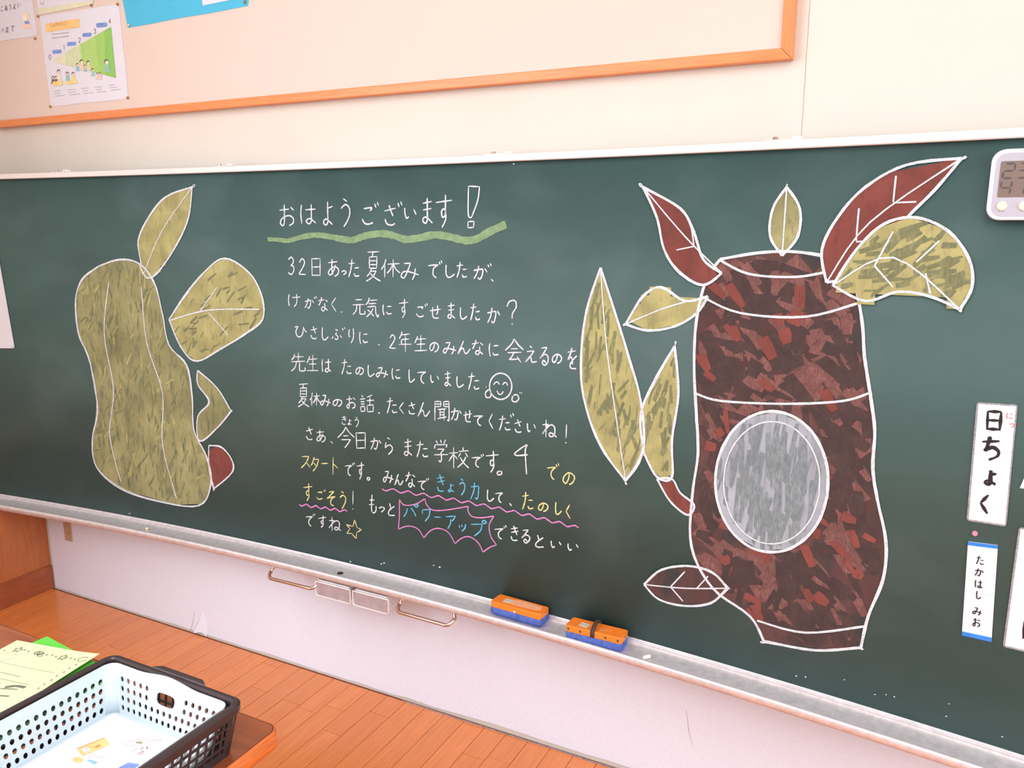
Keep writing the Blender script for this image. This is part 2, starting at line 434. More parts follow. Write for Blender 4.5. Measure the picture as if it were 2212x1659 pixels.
# ------------------------------------------------------------------ pinboard with wooden frame
PY = 1.858
pin = thing('pinboard', (-1.7, WY, 1.8), 'beige felt pinboard in an orange wooden frame high on the wall', 'pinboard')
z_o = on_y(1711, 127.5, PY).z; x_o = on_y(1711, 127.5, PY).x
FW = .0245
MB().box(-3.06, x_o-FW+.004, PY+.008, WY, z_o+FW-.004, 2.70).build('felt_panel', 'pin_fabric', pin)
def rail(pts, name, mat):                                     # mitred moulding, four outline points in X, Z
    m_ = MB(); v0 = [(px, PY, pz) for px, pz in pts]; v1 = [(px, WY, pz) for px, pz in pts]
    m_.add(v0+v1, [(0, 1, 2, 3), (7, 6, 5, 4), (0, 4, 5, 1), (1, 5, 6, 2), (2, 6, 7, 3), (3, 7, 4, 0)])
    return m_.build(name, mat, pin, bevel=.003, seg=3)
xa, za, xb, zb = -3.065, z_o, x_o, 2.73
rail([(xa, za), (xb, za), (xb-FW, za+FW), (xa+FW, za+FW)], 'frame_rail', 'frame_wood')
rail([(xb, za), (xb, zb), (xb-FW, zb-FW), (xb-FW, za+FW)], 'frame_rail', 'frame_wood_v')
rail([(xb, zb), (xa, zb), (xa+FW, zb-FW), (xb-FW, zb-FW)], 'frame_rail', 'frame_wood')
rail([(xa, zb), (xa, za), (xa+FW, za+FW), (xa+FW, zb-FW)], 'frame_rail', 'frame_wood_v')
SY = PY+.0072                                                   # face of the sheets pinned on the felt
def px_sheet(mbx, pts, d): mbx.add([on_y(a, b_, SY-d) for a, b_ in pts], [tuple(range(len(pts)))])
def sheet(name, pts, mat, label, cat, curl=.003):
    """a thin pinned sheet: photo outline points on the felt plane, slightly bowed"""
    t = None
    P = [on_y(a, b_, SY) for a, b_ in pts]
    m_ = MB(); N = 10
    for i in range(N+1):
        for j in range(N+1):
            u, v = i/N, j/N
            q = (P[0]*(1-u)+P[1]*u)*(1-v)+(P[3]*(1-u)+P[2]*u)*v
            q.y += -.0004+curl*0
            q.x += .0009*math.sin(v*9+u*2); q.z += .0007*math.sin(u*11+v*3)
            m_.v.append(tuple(q))
    m_.f = [(i*(N+1)+j, (i+1)*(N+1)+j, (i+1)*(N+1)+j+1, i*(N+1)+j+1) for i in range(N) for j in range(N)]
    return m_
def pline(mbx, pts, width, d=.0012, T=None, taper=True):
    T = T or (lambda x_, y_: on_y(x_, y_, SY-d))
    for sg in smooth_path(pts, 4):
        q = [T(*s) for s in sg]
        ribbon(mbx, [(v.x, v.z) for v in q], width, lambda X, Z: Vector((X, SY-d, Z)), taper)
def circ(cx, cy, rx, ry=None, n=14, a0=0):
    ry = ry or rx
    return [(cx+rx*math.cos(a0+2*math.pi*k/n), cy+ry*math.sin(a0+2*math.pi*k/n)) for k in range(n)]

# ------------------------------------------------------------------ handwriting strokes (0..100 boxes, y down; doubled point = corner)
G = {
'お': "12,30 62,26;36,8 37,50 36,82 28,90 16,80 22,66 44,54 68,52 84,64 82,80 62,90;68,18 86,32",
'は': "16,10 12,50 18,90;36,32 86,29;64,8 65,50 66,80 54,90 40,82 44,72 60,70 88,88",
'よ': "50,30 86,24;50,6 51,50 52,78 40,90 22,84 26,72 46,70 86,88",
'う': "36,6 60,16;22,38 50,26 74,36 76,56 62,78 40,95",
'こ': "24,20 72,16 64,30;14,64 30,84 56,88 82,80",
'さ': "16,32 80,20;42,6 52,30 66,54;20,64 30,84 56,90 78,84",
'い': "16,16 16,50 26,80 40,70;70,24 84,58",
'ま': "20,24 82,18;22,46 80,42;50,5 51,50 52,78 40,90 22,84 26,73 48,72 86,90",
'す': "8,26 92,20;58,4 58,40 56,62 42,66 38,50 52,44 60,56 58,76 40,96",
'あ': "16,24 76,18;42,5 40,46 46,84;66,34 50,66 28,84 16,72 34,52 62,44 86,58 80,78 58,92",
'っ': "6,40 50,20 88,38 76,66 40,90",
'た': "8,28 58,24;36,6 28,50 10,92;54,48 88,46;52,74 62,88 92,84",
'み': "20,16 52,14 52,14 38,52 20,86 6,76 16,58 44,56 94,70;78,38 74,70 62,96",
'て': "10,22 88,16 88,16 56,36 46,60 54,80 74,92",
'し': "28,6 26,60 36,88 56,88 84,68",
'か': "6,36 50,28 62,34 58,70 46,92 32,82;38,6 28,54 8,92;72,22 90,50",
'け': "18,8 12,50 18,92;38,32 92,28;68,6 70,50 66,76 50,96",
'な': "8,28 56,22;36,5 28,34 12,58;66,22 88,36;62,44 62,74 50,90 34,82 40,70 58,70 86,88",
'く': "68,6 24,48 24,48 72,94",
'に': "16,10 10,50 20,92;46,26 86,24;42,66 54,82 88,78",
'せ': "6,44 94,34;70,10 70,50 58,64;30,20 30,66 40,84 80,86",
'ひ': "8,24 34,16 34,16 18,50 26,80 46,88 64,70 70,36 68,18 68,18 78,44 94,58",
'ふ': "36,8 58,20;48,34 40,50 60,68 50,90 32,82;10,86 20,62;74,56 90,78",
'り': "26,12 22,40 30,60;70,6 76,44 66,74 44,96",
'の': "52,22 44,60 26,84 10,66 18,36 50,18 82,34 86,60 70,84 50,92",
'ん': "48,5 28,52 8,94 8,94 34,56 48,60 54,84 68,90 94,58",
'え': "42,5 60,14;20,36 74,30 74,30 44,62 10,94 10,94 40,64 52,72 60,92 94,88",
'る': "24,14 72,10 72,10 42,40 12,64 12,64 50,44 80,54 80,78 54,94 34,84 44,72 62,84",
'を': "16,24 80,18;48,5 36,34 16,56 16,56 44,44 52,58 52,74;86,38 54,56 34,76 44,90 82,92",
'ね': "30,6 30,96;8,32 44,28 44,28 28,54 6,78 6,78 44,40 66,32 82,46 80,80 62,92 48,82 62,72 94,94",
'き': "18,24 78,18;20,44 82,36;40,5 56,36 72,58;20,66 34,88 76,88",
'ら': "38,6 62,16;28,30 22,60 22,60 54,46 80,56 78,76 48,96",
'そ': "26,12 74,8 74,8 40,34 10,52 10,52 50,44 88,40;80,42 54,54 42,72 52,90 74,94",
'も': "40,5 34,50 38,84 58,94 78,82 80,60;14,32 64,30;12,54 62,52",
'と': "32,6 42,34 50,48;82,26 40,48 18,68 30,88 86,88",
'ち': "12,28 84,20;44,5 36,40 24,62 24,62 56,46 82,58 80,78 46,95",
'ス': "14,16 78,14 78,14 54,56 8,94;56,54 92,92",
'タ': "38,5 26,34 6,58;36,20 84,18 84,18 62,62 22,96;32,42 64,64",
'ー': "4,50 96,50",
'ト': "36,4 36,96;38,38 86,64",
'ハ': "30,22 24,54 6,86;58,18 80,50 94,86",
'ワ': "16,16 18,46;18,16 86,14 86,14 78,56 42,94",
'ア': "6,16 92,12 92,12 76,34 58,46;50,32 46,66 22,96",
'ッ': "10,32 22,60;42,24 52,52;90,24 78,64 42,94",
'フ': "10,18 84,16 84,16 72,60 30,95",
'日': "16,6 20,96;18,8 84,6 84,6 84,96;20,50 82,48;20,92 82,90",
'夏': "14,6 88,4;50,6 44,20;26,22 26,58;26,22 74,20 74,20 74,58;28,34 72,33;28,46 72,46;28,58 72,58;40,60 28,74 10,84;36,68 70,66 70,66 46,86 6,99;34,74 60,88 96,99",
'休': "28,4 20,34 4,58;22,34 22,96;36,30 96,26;64,4 64,96;62,32 50,56 34,76;66,32 78,56 98,74",
'元': "26,14 76,12;6,42 94,38;38,42 32,72 8,96;60,40 58,82 66,92 94,90 94,74",
'気': "30,4 24,22 8,38;28,18 86,14;26,32 78,30;16,46 74,44 74,44 76,74 88,94 96,80;58,54 40,76 10,94;20,60 44,76 64,92",
'年': "28,3 20,20 6,36;26,18 84,14;24,40 78,38;24,40 24,62;4,64 96,62;52,18 52,99",
'生': "26,10 18,28 6,48;22,28 86,24;20,56 80,54;50,3 50,90;4,92 96,90",
'会': "50,3 34,26 3,50;50,5 70,28 98,48;32,44 68,43;16,60 86,58;48,60 36,76 24,88 24,88 76,84;64,74 84,98",
'先': "28,10 22,26 10,40;24,24 84,22;52,3 52,46;6,48 94,46;40,48 32,76 8,96;60,48 58,84 66,94 92,92 92,76",
'話': "16,6 28,15;4,26 40,24;10,40 36,39;10,52 36,51;10,64 12,92;10,66 36,64 36,64 36,90;12,90 36,88;86,4 50,16;46,34 98,31;70,14 70,56;52,58 54,94;52,58 92,56 92,56 90,92;54,92 90,90",
'聞': "6,6 6,98;6,8 42,7 42,7 42,32;8,20 40,19;8,32 40,31;60,7 60,32;60,8 94,6 94,6 94,94 84,92;62,20 92,19;62,32 92,31;26,44 76,43;38,44 38,84;64,44 64,96;38,57 64,56;38,70 64,69;22,88 78,80",
'今': "50,3 34,26 4,52;50,5 70,28 98,50;34,44 66,43;24,62 76,60 76,60 62,80 44,98",
'学': "20,6 30,20;48,3 52,17;82,3 68,20;10,42 12,26 12,26 90,24 90,24 84,38;28,44 70,43 70,43 54,56;52,56 54,86 46,98 36,90;6,68 96,66",
'校': "4,30 46,28;26,4 26,98;24,34 4,68;28,38 44,58;70,3 70,17;48,22 96,19;60,28 48,48;80,28 94,48;84,46 70,72 44,96;56,48 74,76 98,97",
'力': "12,28 84,24 84,24 80,74 66,94 52,84;46,4 42,46 8,96",
'3': "20,16 50,4 74,22 64,42 44,48 44,48 74,54 78,76 52,96 16,86",
'2': "20,26 46,5 72,20 62,48 14,92 14,92 86,94",
'4': "62,3 6,42 24,54 94,50;74,4 72,98",
'？': "6,28 26,8 68,6 76,30 50,54 46,74;46,92 48,98",
'、': "10,10 90,90", '・': "30,40 70,60", '！': "56,3 48,72;40,92 46,98",
'゛': "10,20 34,70;56,6 84,54",
'○': "50,5 10,30 14,80 56,95 92,60 80,15 50,5",
}
DAK = {'ご': 'こ', 'ざ': 'さ', 'で': 'て', 'が': 'か', 'ぶ': 'ふ', 'だ': 'た', 'パ': 'ハ', 'プ': 'フ', 'ば': 'は'}
SML = {'ょ': 'よ', '。': '○'}
def glyph(ch):
    extra = []
    if ch in DAK:
        extra = ['80,2 70,12 84,22 94,10 80,2'] if ch in 'パプ' else ['78,8 85,24', '91,2 98,17']
        base = DAK[ch]
        sq = [[(a*.84, b_*.90+10) for a, b_ in st] for st in glyph(base)]
        return sq+[[tuple(float(a) for a in p.split(',')) for p in s.split()] for s in extra]
    if ch in SML: ch = SML[ch]
    return [[tuple(float(a) for a in p.split(',')) for p in s.split()] for s in G[ch].split(';')+extra]

# ------------------------------------------------------------------ the chalkboard
board = thing('chalkboard', (BX, BY, BBOT), 'long dark green chalkboard with chalk writing and an aluminium chalk tray', 'chalkboard')
X0, X1 = -3.14, .56
def sweep(profile, x0, x1, n, closed=True):
    """sweep a profile of (d, z) along the curved board"""
    m_ = MB(); k = len(profile)
    for i in range(n+1):
        X = x0+(x1-x0)*i/n
        for d, z in profile: m_.v.append(tuple(bp(X, z, d)))
    for i in range(n):
        for j in range(k if closed else k-1):
            a = i*k+j; b_ = i*k+(j+1) % k
            m_.f.append((a, b_, b_+k, a+k))
    if closed:
        m_.f.append(tuple(range(k))[::-1]); m_.f.append(tuple(n*k+j for j in range(k)))
    return m_
o = sweep([(0, BBOT-.004), (0, BTOP+.004), (-.02, BTOP+.004), (-.02, BBOT-.004)], X0, X1, 60).build('writing_surface', 'board', board, smooth=False)
for p in o.data.polygons: p.use_smooth = abs(p.normal.z) < .5
sweep([(-.022, BTOP), (.010, BTOP), (.012, BTOP+.002), (.012, BTOP+.015), (.010, BTOP+.017), (-.022, BTOP+.017)], X0, X1, 60).build('top_rail', 'alu_white', board)
TR = [(-.02, .4465), (.002, .4465), (.0035, .4440), (.0036, .4400), (.006, .4395), (.0085, .4370), (.013, .4342), (.018, .4324), (.025, .4309), (.034, .4301), (.045, .4298), (.058, .4304),
      (.0655, .4325), (.0675, .4358), (.069, .4375), (.0725, .4375), (.0755, .4345), (.0765, .4280), (.0745, .4170), (.066, .4120), (.03, .4100), (-.02, .4100)]
o = sweep(TR, X0, X1, 70).build('chalk_tray', 'alu', board); tray = o
for p in o.data.polygons: p.use_smooth = len(p.vertices) == 4
mdf = o.modifiers.new('es', 'EDGE_SPLIT'); mdf.split_angle = R(50)
def tray_pt(x, y, z=.4185):
    return on_z(x, y, z)
p = on_z(735, 1238, .4305)
MB().cyl((p.x, p.y, .4296), (0, 0, 1), .0095, .0012, 20).build('screw_cap', 'black_hole', board)
# steel pull handles below the tray
def under(x, y, d): 
    q = on_board(x, y, d); return q
for xl, xr in ((587, 690), (866, 985)):
    A = on_board(xl+2, 1214 if xl < 700 else 1284, .052); B = on_board(xr, 1232 if xl < 700 else 1310, .052)
    xa_, xb_ = A.x-.004, B.x
    dn = .376; dep = .070
    def hp(X, z, d): return bp(X, z, d)
    path = []
    L_, R_ = xa_, xb_
    path.append(hp(L_+.012, .412, .045)); path.append(hp(L_+.004, .400, .052))
    for k in range(7):
        a = math.pi/2*k/6; path.append(hp(L_+.018-.018*math.cos(a), .392-.014*math.sin(a), .055+dep*.35*math.sin(a)))
    for k in range(7):
        a = math.pi/2*(1-k/6); path.append(hp(R_-.018+.018*math.cos(a), .392-.014*math.sin(a), .055+dep*.35*math.sin(a)))
    path.append(hp(R_-.004, .400, .052)); path.append(hp(R_-.012, .412, .045))
    o = MB().tube(path, .0052, 12).build('pull_handle', 'steel', board, smooth=True)
    o['label'] = 'bent steel pull handle under the tray'
# two shallow aluminium chalk drawers between the handles
for (a, b_) in (((681, 1250), (756, 1269)), ((762, 1269), (839, 1289))):
    A = on_board(a[0], a[1], .070); B = on_board(b_[0], b_[1], .070)
    z1, z0 = .4010, .3560; d0, d1 = .070, -.030
    sx0, sx1 = A.x, B.x
    def bb_(m_, xa2, xb2, za2, zb2, da, db):
        vs = [bp(X, Z, d) for Z in (za2, zb2) for d in (db, da) for X in (xa2, xb2)]
        return m_.add(vs, [(0, 1, 3, 2), (4, 6, 7, 5), (0, 4, 5, 1), (2, 3, 7, 6), (0, 2, 6, 4), (1, 5, 7, 3)])
    body = bb_(MB(), sx0+.006, sx1-.006, z0+.004, z1+.006, d0-.003, d1).build('chalk_drawer', 'alu', board, bevel=.002)
    body['label'] = 'small aluminium chalk drawer under the tray'
    bb_(MB(), sx0+.004, sx1-.004, z0+.003, z1-.003, d0, d0-.004).build('drawer_face', plain('drawer_face_grey', (186, 176, 184), .5, .3), body)
    rim_pts = []
    r_ = .008
    for (cx, cz, s0) in ((sx1-r_, z0+r_, -90), (sx1-.002, z1-.002, 0), (sx0+.002, z1-.002, 90), (sx0+r_, z0+r_, 180)):
        rr = r_ if cz < z0+.02 else .002
        for k in range(4):
            an = R(s0+30*k); rim_pts.append(bp(cx+rr*math.cos(an), cz+rr*math.sin(an), d0+.0005))
    MB().tube(rim_pts, .0022, 8, closed=True).build('drawer_rim', 'alu_white', body, smooth=True)
# brackets on top of the board
for (px, flip) in ((128, 0), (481, 0), (1075, 0), (1683, 0)):
    X = on_board(px, 360, 0).x; zt = BTOP+.017
    m_ = MB(); w_ = .034
    q = bp(X, zt, .0); sgn = -1
    m_.box(q.x-w_, q.x+w_*.8, q.y-.008, q.y+.018, zt, zt+.003)
    br = m_.build('bracket', 'alu', board, bevel=.0008)
    m_ = MB().cyl((q.x-.010, q.y-.002, zt+.003), (0, 0, 1), .0065, .005, 12, .005); m_.build('knob', 'steel', br, smooth=False)
    m_ = MB().box(q.x+.022, q.x+.042, q.y-.006, q.y+.012, zt+.0005, zt+.008); m_.build('clip', 'alu_white', br, bevel=.002)

# ---- chalk handwriting, one part for each written line and colour
CA = (560, 380, 3.16); CB = (600, 680, 3.253); CC = (620, 880, 3.3515)
def place(mb_, ch, box, crop, width=.0046, slope=None):
    width *= .82
    ox, oy, sc = crop; x0, y0, x1, y1 = box
    for st in glyph(ch):
        pts = [(ox+(x0+(x1-x0)*a/100)/sc, oy+(y0+(y1-y0)*b_/100)/sc) for a, b_ in st]
        pts = [(a+random.uniform(-.4, .4), b_+random.uniform(-.4, .4)) if True else 0 for a, b_ in pts]
        # keep doubled points identical (corners)
        q = []
        for i, p_ in enumerate(pts):
            if i and st[i] == st[i-1]: q.append(q[-1])
            else: q.append(p_)
        if q[0] != q[-1] and len(q) > 1 and q[0] == q[1]: q = q[1:]
        board_line(mb_, q, width, .0010)
def raw(mb_, pts, crop, width=.0046, d=.0010, taper=True, wf=None):
    width *= .85 if width < .01 else 1
    ox, oy, sc = crop
    P = [(ox+a/sc, oy+b_/sc) for a, b_ in pts]
    board_line(mb_, P, width, d, taper, wf)
def line(chars, crop, mat='chalk_white', width=.0046, label=None, extra=None):
    c0 = on_board(crop[0]+chars[0][1]/crop[2], crop[1]+chars[0][4]/crop[2])
    ln = bpy.data.objects.new('chalk_handwriting', None); C.objects.link(ln); ln.location = c0; ln.empty_display_size = .05
    ln.parent = board; ln.matrix_parent_inverse = Matrix.Translation(-Vector(board.location))
    for ch, *box in chars:
        m_ = MB(); place(m_, ch, box, crop, width); m_.build('chalk_character', mat, ln)
    if extra:
        m_ = MB(); extra(m_); m_.build('chalk_figure', mat, ln)
    if label: ln['label'] = label
    return ln
def ex1(m_):
    raw(m_, [(1430, 70), (1430, 70), (1505, 74), (1505, 74), (1492, 170), (1450, 285), (1450, 285), (1428, 260), (1430, 70)], CA)
    raw(m_, [(1426, 312), (1426, 312), (1468, 310), (1468, 310), (1464, 352), (1464, 352), (1426, 354), (1426, 354), (1426, 312)], CA)
line([('お', 125, 180, 255, 358), ('は', 268, 180, 405, 342), ('よ', 420, 162, 515, 355), ('う', 535, 140, 645, 357), ('ご', 690, 175, 818, 348), ('ざ', 838, 170, 978, 352), ('い', 978, 200, 1090, 312),
      ('ま', 1098, 138, 1198, 342), ('す', 1196, 118, 1328, 362)], CA, width=.0052, label='large white chalk greeting おはようございます', extra=ex1)
line([('3', 188, 550, 252, 678), ('2', 262, 560, 330, 680), ('日', 345, 555, 432, 690), ('あ', 458, 560, 558, 698), ('っ', 560, 640, 600, 678), ('た', 603, 560, 692, 702), ('夏', 725, 508, 832, 720), ('休', 828, 562, 965, 697),
      ('み', 962, 575, 1098, 717), ('で', 1145, 573, 1252, 706), ('し', 1250, 600, 1350, 702), ('た', 1343, 578, 1427, 706), ('が', 1458, 595, 1590, 712), ('、', 1583, 702, 1603, 724)], CA, width=.0048, label='white chalk line beginning 32日')
line([('け', 188, 800, 290, 897), ('が', 308, 820, 395, 907), ('な', 398, 820, 480, 932), ('く', 478, 825, 545, 932), ('・', 552, 918, 575, 940), ('元', 632, 830, 727, 952), ('気', 722, 825, 822, 972), ('に', 838, 868, 915, 958),
      ('す', 948, 835, 1027, 974), ('ご', 1062, 868, 1152, 972), ('せ', 1160, 870, 1245, 987), ('ま', 1275, 858, 1348, 985), ('し', 1355, 890, 1432, 985), ('た', 1436, 863, 1517, 997), ('か', 1552, 893, 1655, 1012), ('？', 1688, 843, 1775, 1020)], CA)
line([('ひ', 112, 62, 212, 168), ('さ', 222, 75, 292, 178), ('し', 295, 80, 370, 187), ('ぶ', 373, 85, 478, 182), ('り', 488, 88, 550, 203), ('に', 568, 110, 645, 212), ('・', 700, 200, 725, 220), ('2', 778, 135, 840, 242), ('年', 848, 113, 945, 262),
      ('生', 958, 138, 1057, 262), ('の', 1062, 178, 1142, 267), ('み', 1158, 180, 1262, 282), ('ん', 1258, 178, 1362, 282), ('な', 1358, 170, 1457, 292), ('に', 1478, 188, 1562, 302), ('会', 1595, 162, 1732, 337), ('え', 1732, 213, 1827, 342),
      ('る', 1832, 213, 1917, 362), ('の', 1922, 262, 2007, 347), ('を', 2022, 222, 2117, 392)], CB)
def ex5(m_):
    c0 = circ(1568, 502, 78, 92, 22, -1.2); raw(m_, c0+[c0[0]], CB)
    raw(m_, [(1518, 492), (1530, 476), (1546, 472), (1560, 490)], CB, .0038); raw(m_, [(1580, 492), (1596, 476), (1610, 480), (1616, 498)], CB, .0038)
    raw(m_, [(1542, 532), (1554, 556), (1574, 556), (1586, 536)], CB, .0038)
    raw(m_, [(1492, 520), (1462, 545), (1466, 578), (1494, 578), (1500, 548), (1492, 538)], CB, .0044); raw(m_, [(1652, 570), (1648, 600), (1672, 612), (1694, 590), (1684, 562), (1656, 566)], CB, .0044)
    raw(m_, [(1462, 510), (1468, 502)], CB, .003); raw(m_, [(1698, 550), (1706, 546)], CB, .003); raw(m_, [(1710, 552), (1718, 546)], CB, .003)
line([('先', 87, 262, 202, 402), ('生', 203, 278, 292, 402), ('は', 302, 298, 387, 412), ('た', 443, 303, 527, 427), ('の', 543, 358, 612, 427), ('し', 618, 348, 692, 442), ('み', 688, 358, 782, 447), ('に', 798, 363, 872, 462),
      ('し', 905, 378, 977, 482), ('て', 972, 383, 1052, 492), ('い', 1063, 408, 1147, 492), ('ま', 1162, 388, 1230, 512), ('し', 1240, 425, 1322, 517), ('た', 1332, 398, 1427, 537)], CB, extra=ex5, label='white chalk line with a small smiling face')
line([('夏', 138, 478, 227, 647), ('休', 223, 543, 302, 642), ('み', 298, 553, 378, 647), ('の', 383, 583, 462, 647), ('お', 473, 562, 558, 667), ('話', 573, 558, 682, 692), ('、', 705, 682, 720, 695), ('た', 762, 573, 847, 702), ('く', 840, 608, 905, 702),
      ('さ', 908, 608, 982, 707), ('ん', 978, 608, 1077, 722), ('聞', 1098, 598, 1212, 747), ('か', 1213, 648, 1302, 747), ('せ', 1302, 658, 1372, 767), ('て', 1368, 693, 1452, 787), ('く', 1470, 688, 1530, 807), ('だ', 1548, 688, 1662, 822),
      ('さ', 1655, 728, 1732, 837), ('い', 1742, 748, 1827, 837), ('ね', 1852, 728, 1967, 867), ('！', 2010, 765, 2045, 905)], CB)
line([('き', 443, 705, 492, 777), ('ょ', 488, 730, 524, 777), ('う', 533, 713, 578, 792)], CB, width=.0034)
line([('さ', 188, 783, 262, 887), ('あ', 262, 803, 347, 902), ('、', 370, 885, 390, 905), ('今', 418, 783, 542, 937), ('日', 537, 820, 632, 947), ('か', 648, 858, 737, 952), ('ら', 738, 853, 822, 987), ('ま', 873, 863, 957, 1002), ('た', 968, 878, 1067, 1012)], CB)
def ex7(m_):
    raw(m_, [(1740, 270), (1700, 292), (1645, 335), (1645, 335), (1668, 348), (1745, 342)], CC); raw(m_, [(1742, 270), (1726, 310), (1730, 400), (1736, 485)], CC)
line([('学', 1058, 228, 1172, 397), ('校', 1168, 283, 1322, 442), ('で', 1332, 333, 1427, 442), ('す', 1432, 308, 1542, 477), ('。', 1520, 460, 1560, 490)], CC, extra=ex7)
line([('ス', 97, 338, 177, 447), ('タ', 172, 353, 242, 467), ('ー', 247, 398, 302, 412), ('ト', 308, 353, 382, 492), ('た', 1697, 600, 1792, 752), ('の', 1812, 678, 1902, 757), ('し', 1925, 678, 2002, 782), ('く', 2005, 698, 2068, 812),
      ('で', 1875, 400, 1972, 532), ('の', 1990, 453, 2097, 567)], CC, 'chalk_yellow', label='yellow chalk words in the lower lines')
line([('で', 412, 393, 492, 502), ('す', 502, 388, 567, 527), ('。', 580, 505, 602, 527), ('み', 693, 448, 777, 552), ('ん', 773, 478, 847, 567), ('な', 852, 458, 940, 590), ('で', 940, 508, 1030, 602), ('し', 1432, 588, 1512, 687), ('て', 1502, 603, 1572, 697), ('、', 1610, 690, 1630, 716)], CC)
line([('き', 1072, 478, 1157, 622), ('ょ', 1158, 545, 1217, 617), ('う', 1232, 508, 1307, 642), ('力', 1322, 538, 1402, 672), ('パ', 843, 698, 957, 802), ('ワ', 968, 723, 1047, 832), ('ー', 1063, 786, 1117, 800), ('ア', 1148, 773, 1227, 882), ('ッ', 1240, 828, 1302, 902), ('プ', 1322, 815, 1452, 937)],
     CC, 'chalk_blue', label='blue chalk words in the lower lines')
def star(m_):
    P = [(492, 812), (508, 868), (540, 885), (506, 905), (502, 950), (470, 912), (434, 910), (458, 878), (430, 846), (478, 862), (492, 812)]
    q = []
    for p_ in P: q += [p_, p_]
    raw(m_, q[1:-1], CC, .004)
line([('す', 112, 543, 192, 682), ('ご', 208, 593, 282, 672), ('そ', 283, 598, 362, 717), ('う', 368, 598, 442, 742)], CC, 'chalk_yellow', extra=star, label='yellow chalk word with a star outline below')
line([('！', 466, 598, 492, 742), ('も', 587, 623, 662, 772), ('っ', 663, 710, 712, 762), ('と', 723, 688, 792, 792), ('で', 1495, 848, 1592, 962), ('き', 1607, 848, 1692, 977), ('る', 1688, 873, 1772, 987), ('と', 1787, 915, 1872, 1022), ('い', 1898, 953, 2002, 1027), ('い', 2018, 973, 2127, 1047)], CC)
line([('で', 130, 763, 207, 867), ('す', 222, 778, 292, 872), ('ね', 298, 783, 397, 897)], CC)
def wavy(p0, p1, n, amp, bend=None):
    out = []; N = n*4
    for i in range(N+1):
        t = i/N; x_ = p0[0]+(p1[0]-p0[0])*t; y_ = p0[1]+(p1[1]-p0[1])*t
        if bend: y_ += bend*math.sin(math.pi*t)
        out.append((x_, y_+amp*math.sin(2*math.pi*n*t)))
    return out
m_ = MB(); raw(m_, wavy((688, 588), (2112, 872), 13, 11, -26), CC, .0044); m_.build('chalk_underline', 'chalk_pink', board)['label'] = 'long wavy pink chalk underline'
m_ = MB(); raw(m_, wavy((90, 702), (436, 752), 5, 9), CC, .005); m_.build('chalk_underline', 'chalk_pink', board)['label'] = 'short wavy pink chalk underline'
m_ = MB()
P = [(815, 665), (850, 706), (930, 700), (1000, 660), (1000, 660), (1012, 702), (1050, 740), (1120, 745), (1220, 732), (1315, 715), (1315, 715), (1312, 748), (1340, 788), (1410, 798), (1500, 785), (1500, 785), (1466, 850), (1476, 930), (1518, 995), (1518, 995), (1470, 1012), (1420, 1047), (1420, 1047),
     (1385, 978), (1320, 935), (1262, 948), (1218, 986), (1218, 986), (1170, 905), (1100, 875), (1040, 892), (992, 944), (992, 944), (950, 880), (880, 858), (808, 880), (808, 880), (815, 780), (815, 665)]
raw(m_, P, CC, .0040); m_.build('chalk_burst', 'chalk_pink', board)['label'] = 'spiky pink chalk frame round a blue word'
m_ = MB(); raw(m_, [(58, 432), (130, 436), (200, 442), (280, 420), (380, 404), (480, 414), (560, 430), (640, 438), (720, 410), (830, 394), (920, 408), (1000, 434), (1100, 422), (1200, 402), (1300, 416), (1400, 440), (1480, 432), (1580, 378), (1685, 330)],
    CA, .0185, .0007, False, lambda t: .62+.45*min(1, t*2.2)); m_.build('chalk_underline', 'chalk_green', board)['label'] = 'broad wavy green chalk underline below the greeting'

# ---- the two coloured chalk pictures: plain rounded plant shapes stand where the large pictures are
def outline(mb_, pts, w=.0055, d=.0017, close=True, twice=True):
    q = list(pts)+([pts[0]] if close else [])
    board_line(mb_, q, w, d, False)
    if twice:
        q = [(a+random.uniform(-2.5, 2.5), b_+random.uniform(-2.5, 2.5)) if a != pts[0][0] else (a, b_) for a, b_ in q]
        board_line(mb_, q, w*.5, d+.0001, False)
def filled(mats, pts, d, name, label, parent):
    q = []
    for sg in smooth_path(list(pts)+[pts[0]], 5): q += sg[:-1]
    Q = to_board(q); m_ = MB(); fill_grid(m_, Q, d)
    o = m_.build(name, mats, parent)
    if label: o['label'] = label
    return o, Q
def patches(Q, n, la, lb, wa, wb, ang, spread, d, mat, parent):
    xs_ = [q[0] for q in Q]; zs_ = [q[1] for q in Q]; m_ = MB(); c = 0; tries = 0
    while c < n and tries < n*40:
        tries += 1
        cx = random.uniform(min(xs_), max(xs_)); cz = random.uniform(min(zs_), max(zs_))
        a = ang+random.gauss(0, spread); l_ = random.uniform(la, lb)/2; w_ = random.uniform(wa, wb)/2
        ca, sa = math.cos(a), math.sin(a)
        k = random.uniform(-.25, .25)
        cor = [(-l_, -w_), (0, -w_*1.08), (l_, -w_*random.uniform(.5, 1)), (l_*(1+k*.3), w_*random.uniform(.4, 1)), (0, w_), (-l_*random.uniform(.7, 1), w_)]
        pp = [(cx+x_*ca-y_*sa, cz+x_*sa+y_*ca) for x_, y_ in cor]
        if not all(inside(p_, Q) for p_ in pp): continue
        dd = d+random.uniform(0, .0004)
        m_.add([bp(x_, z_, dd) for x_, z_ in pp], [(0, 1, 4, 5), (1, 2, 3, 4)]); c += 1
    o = m_.build('chalk_strokes', mat, parent); o['kind'] = 'stuff'; return o
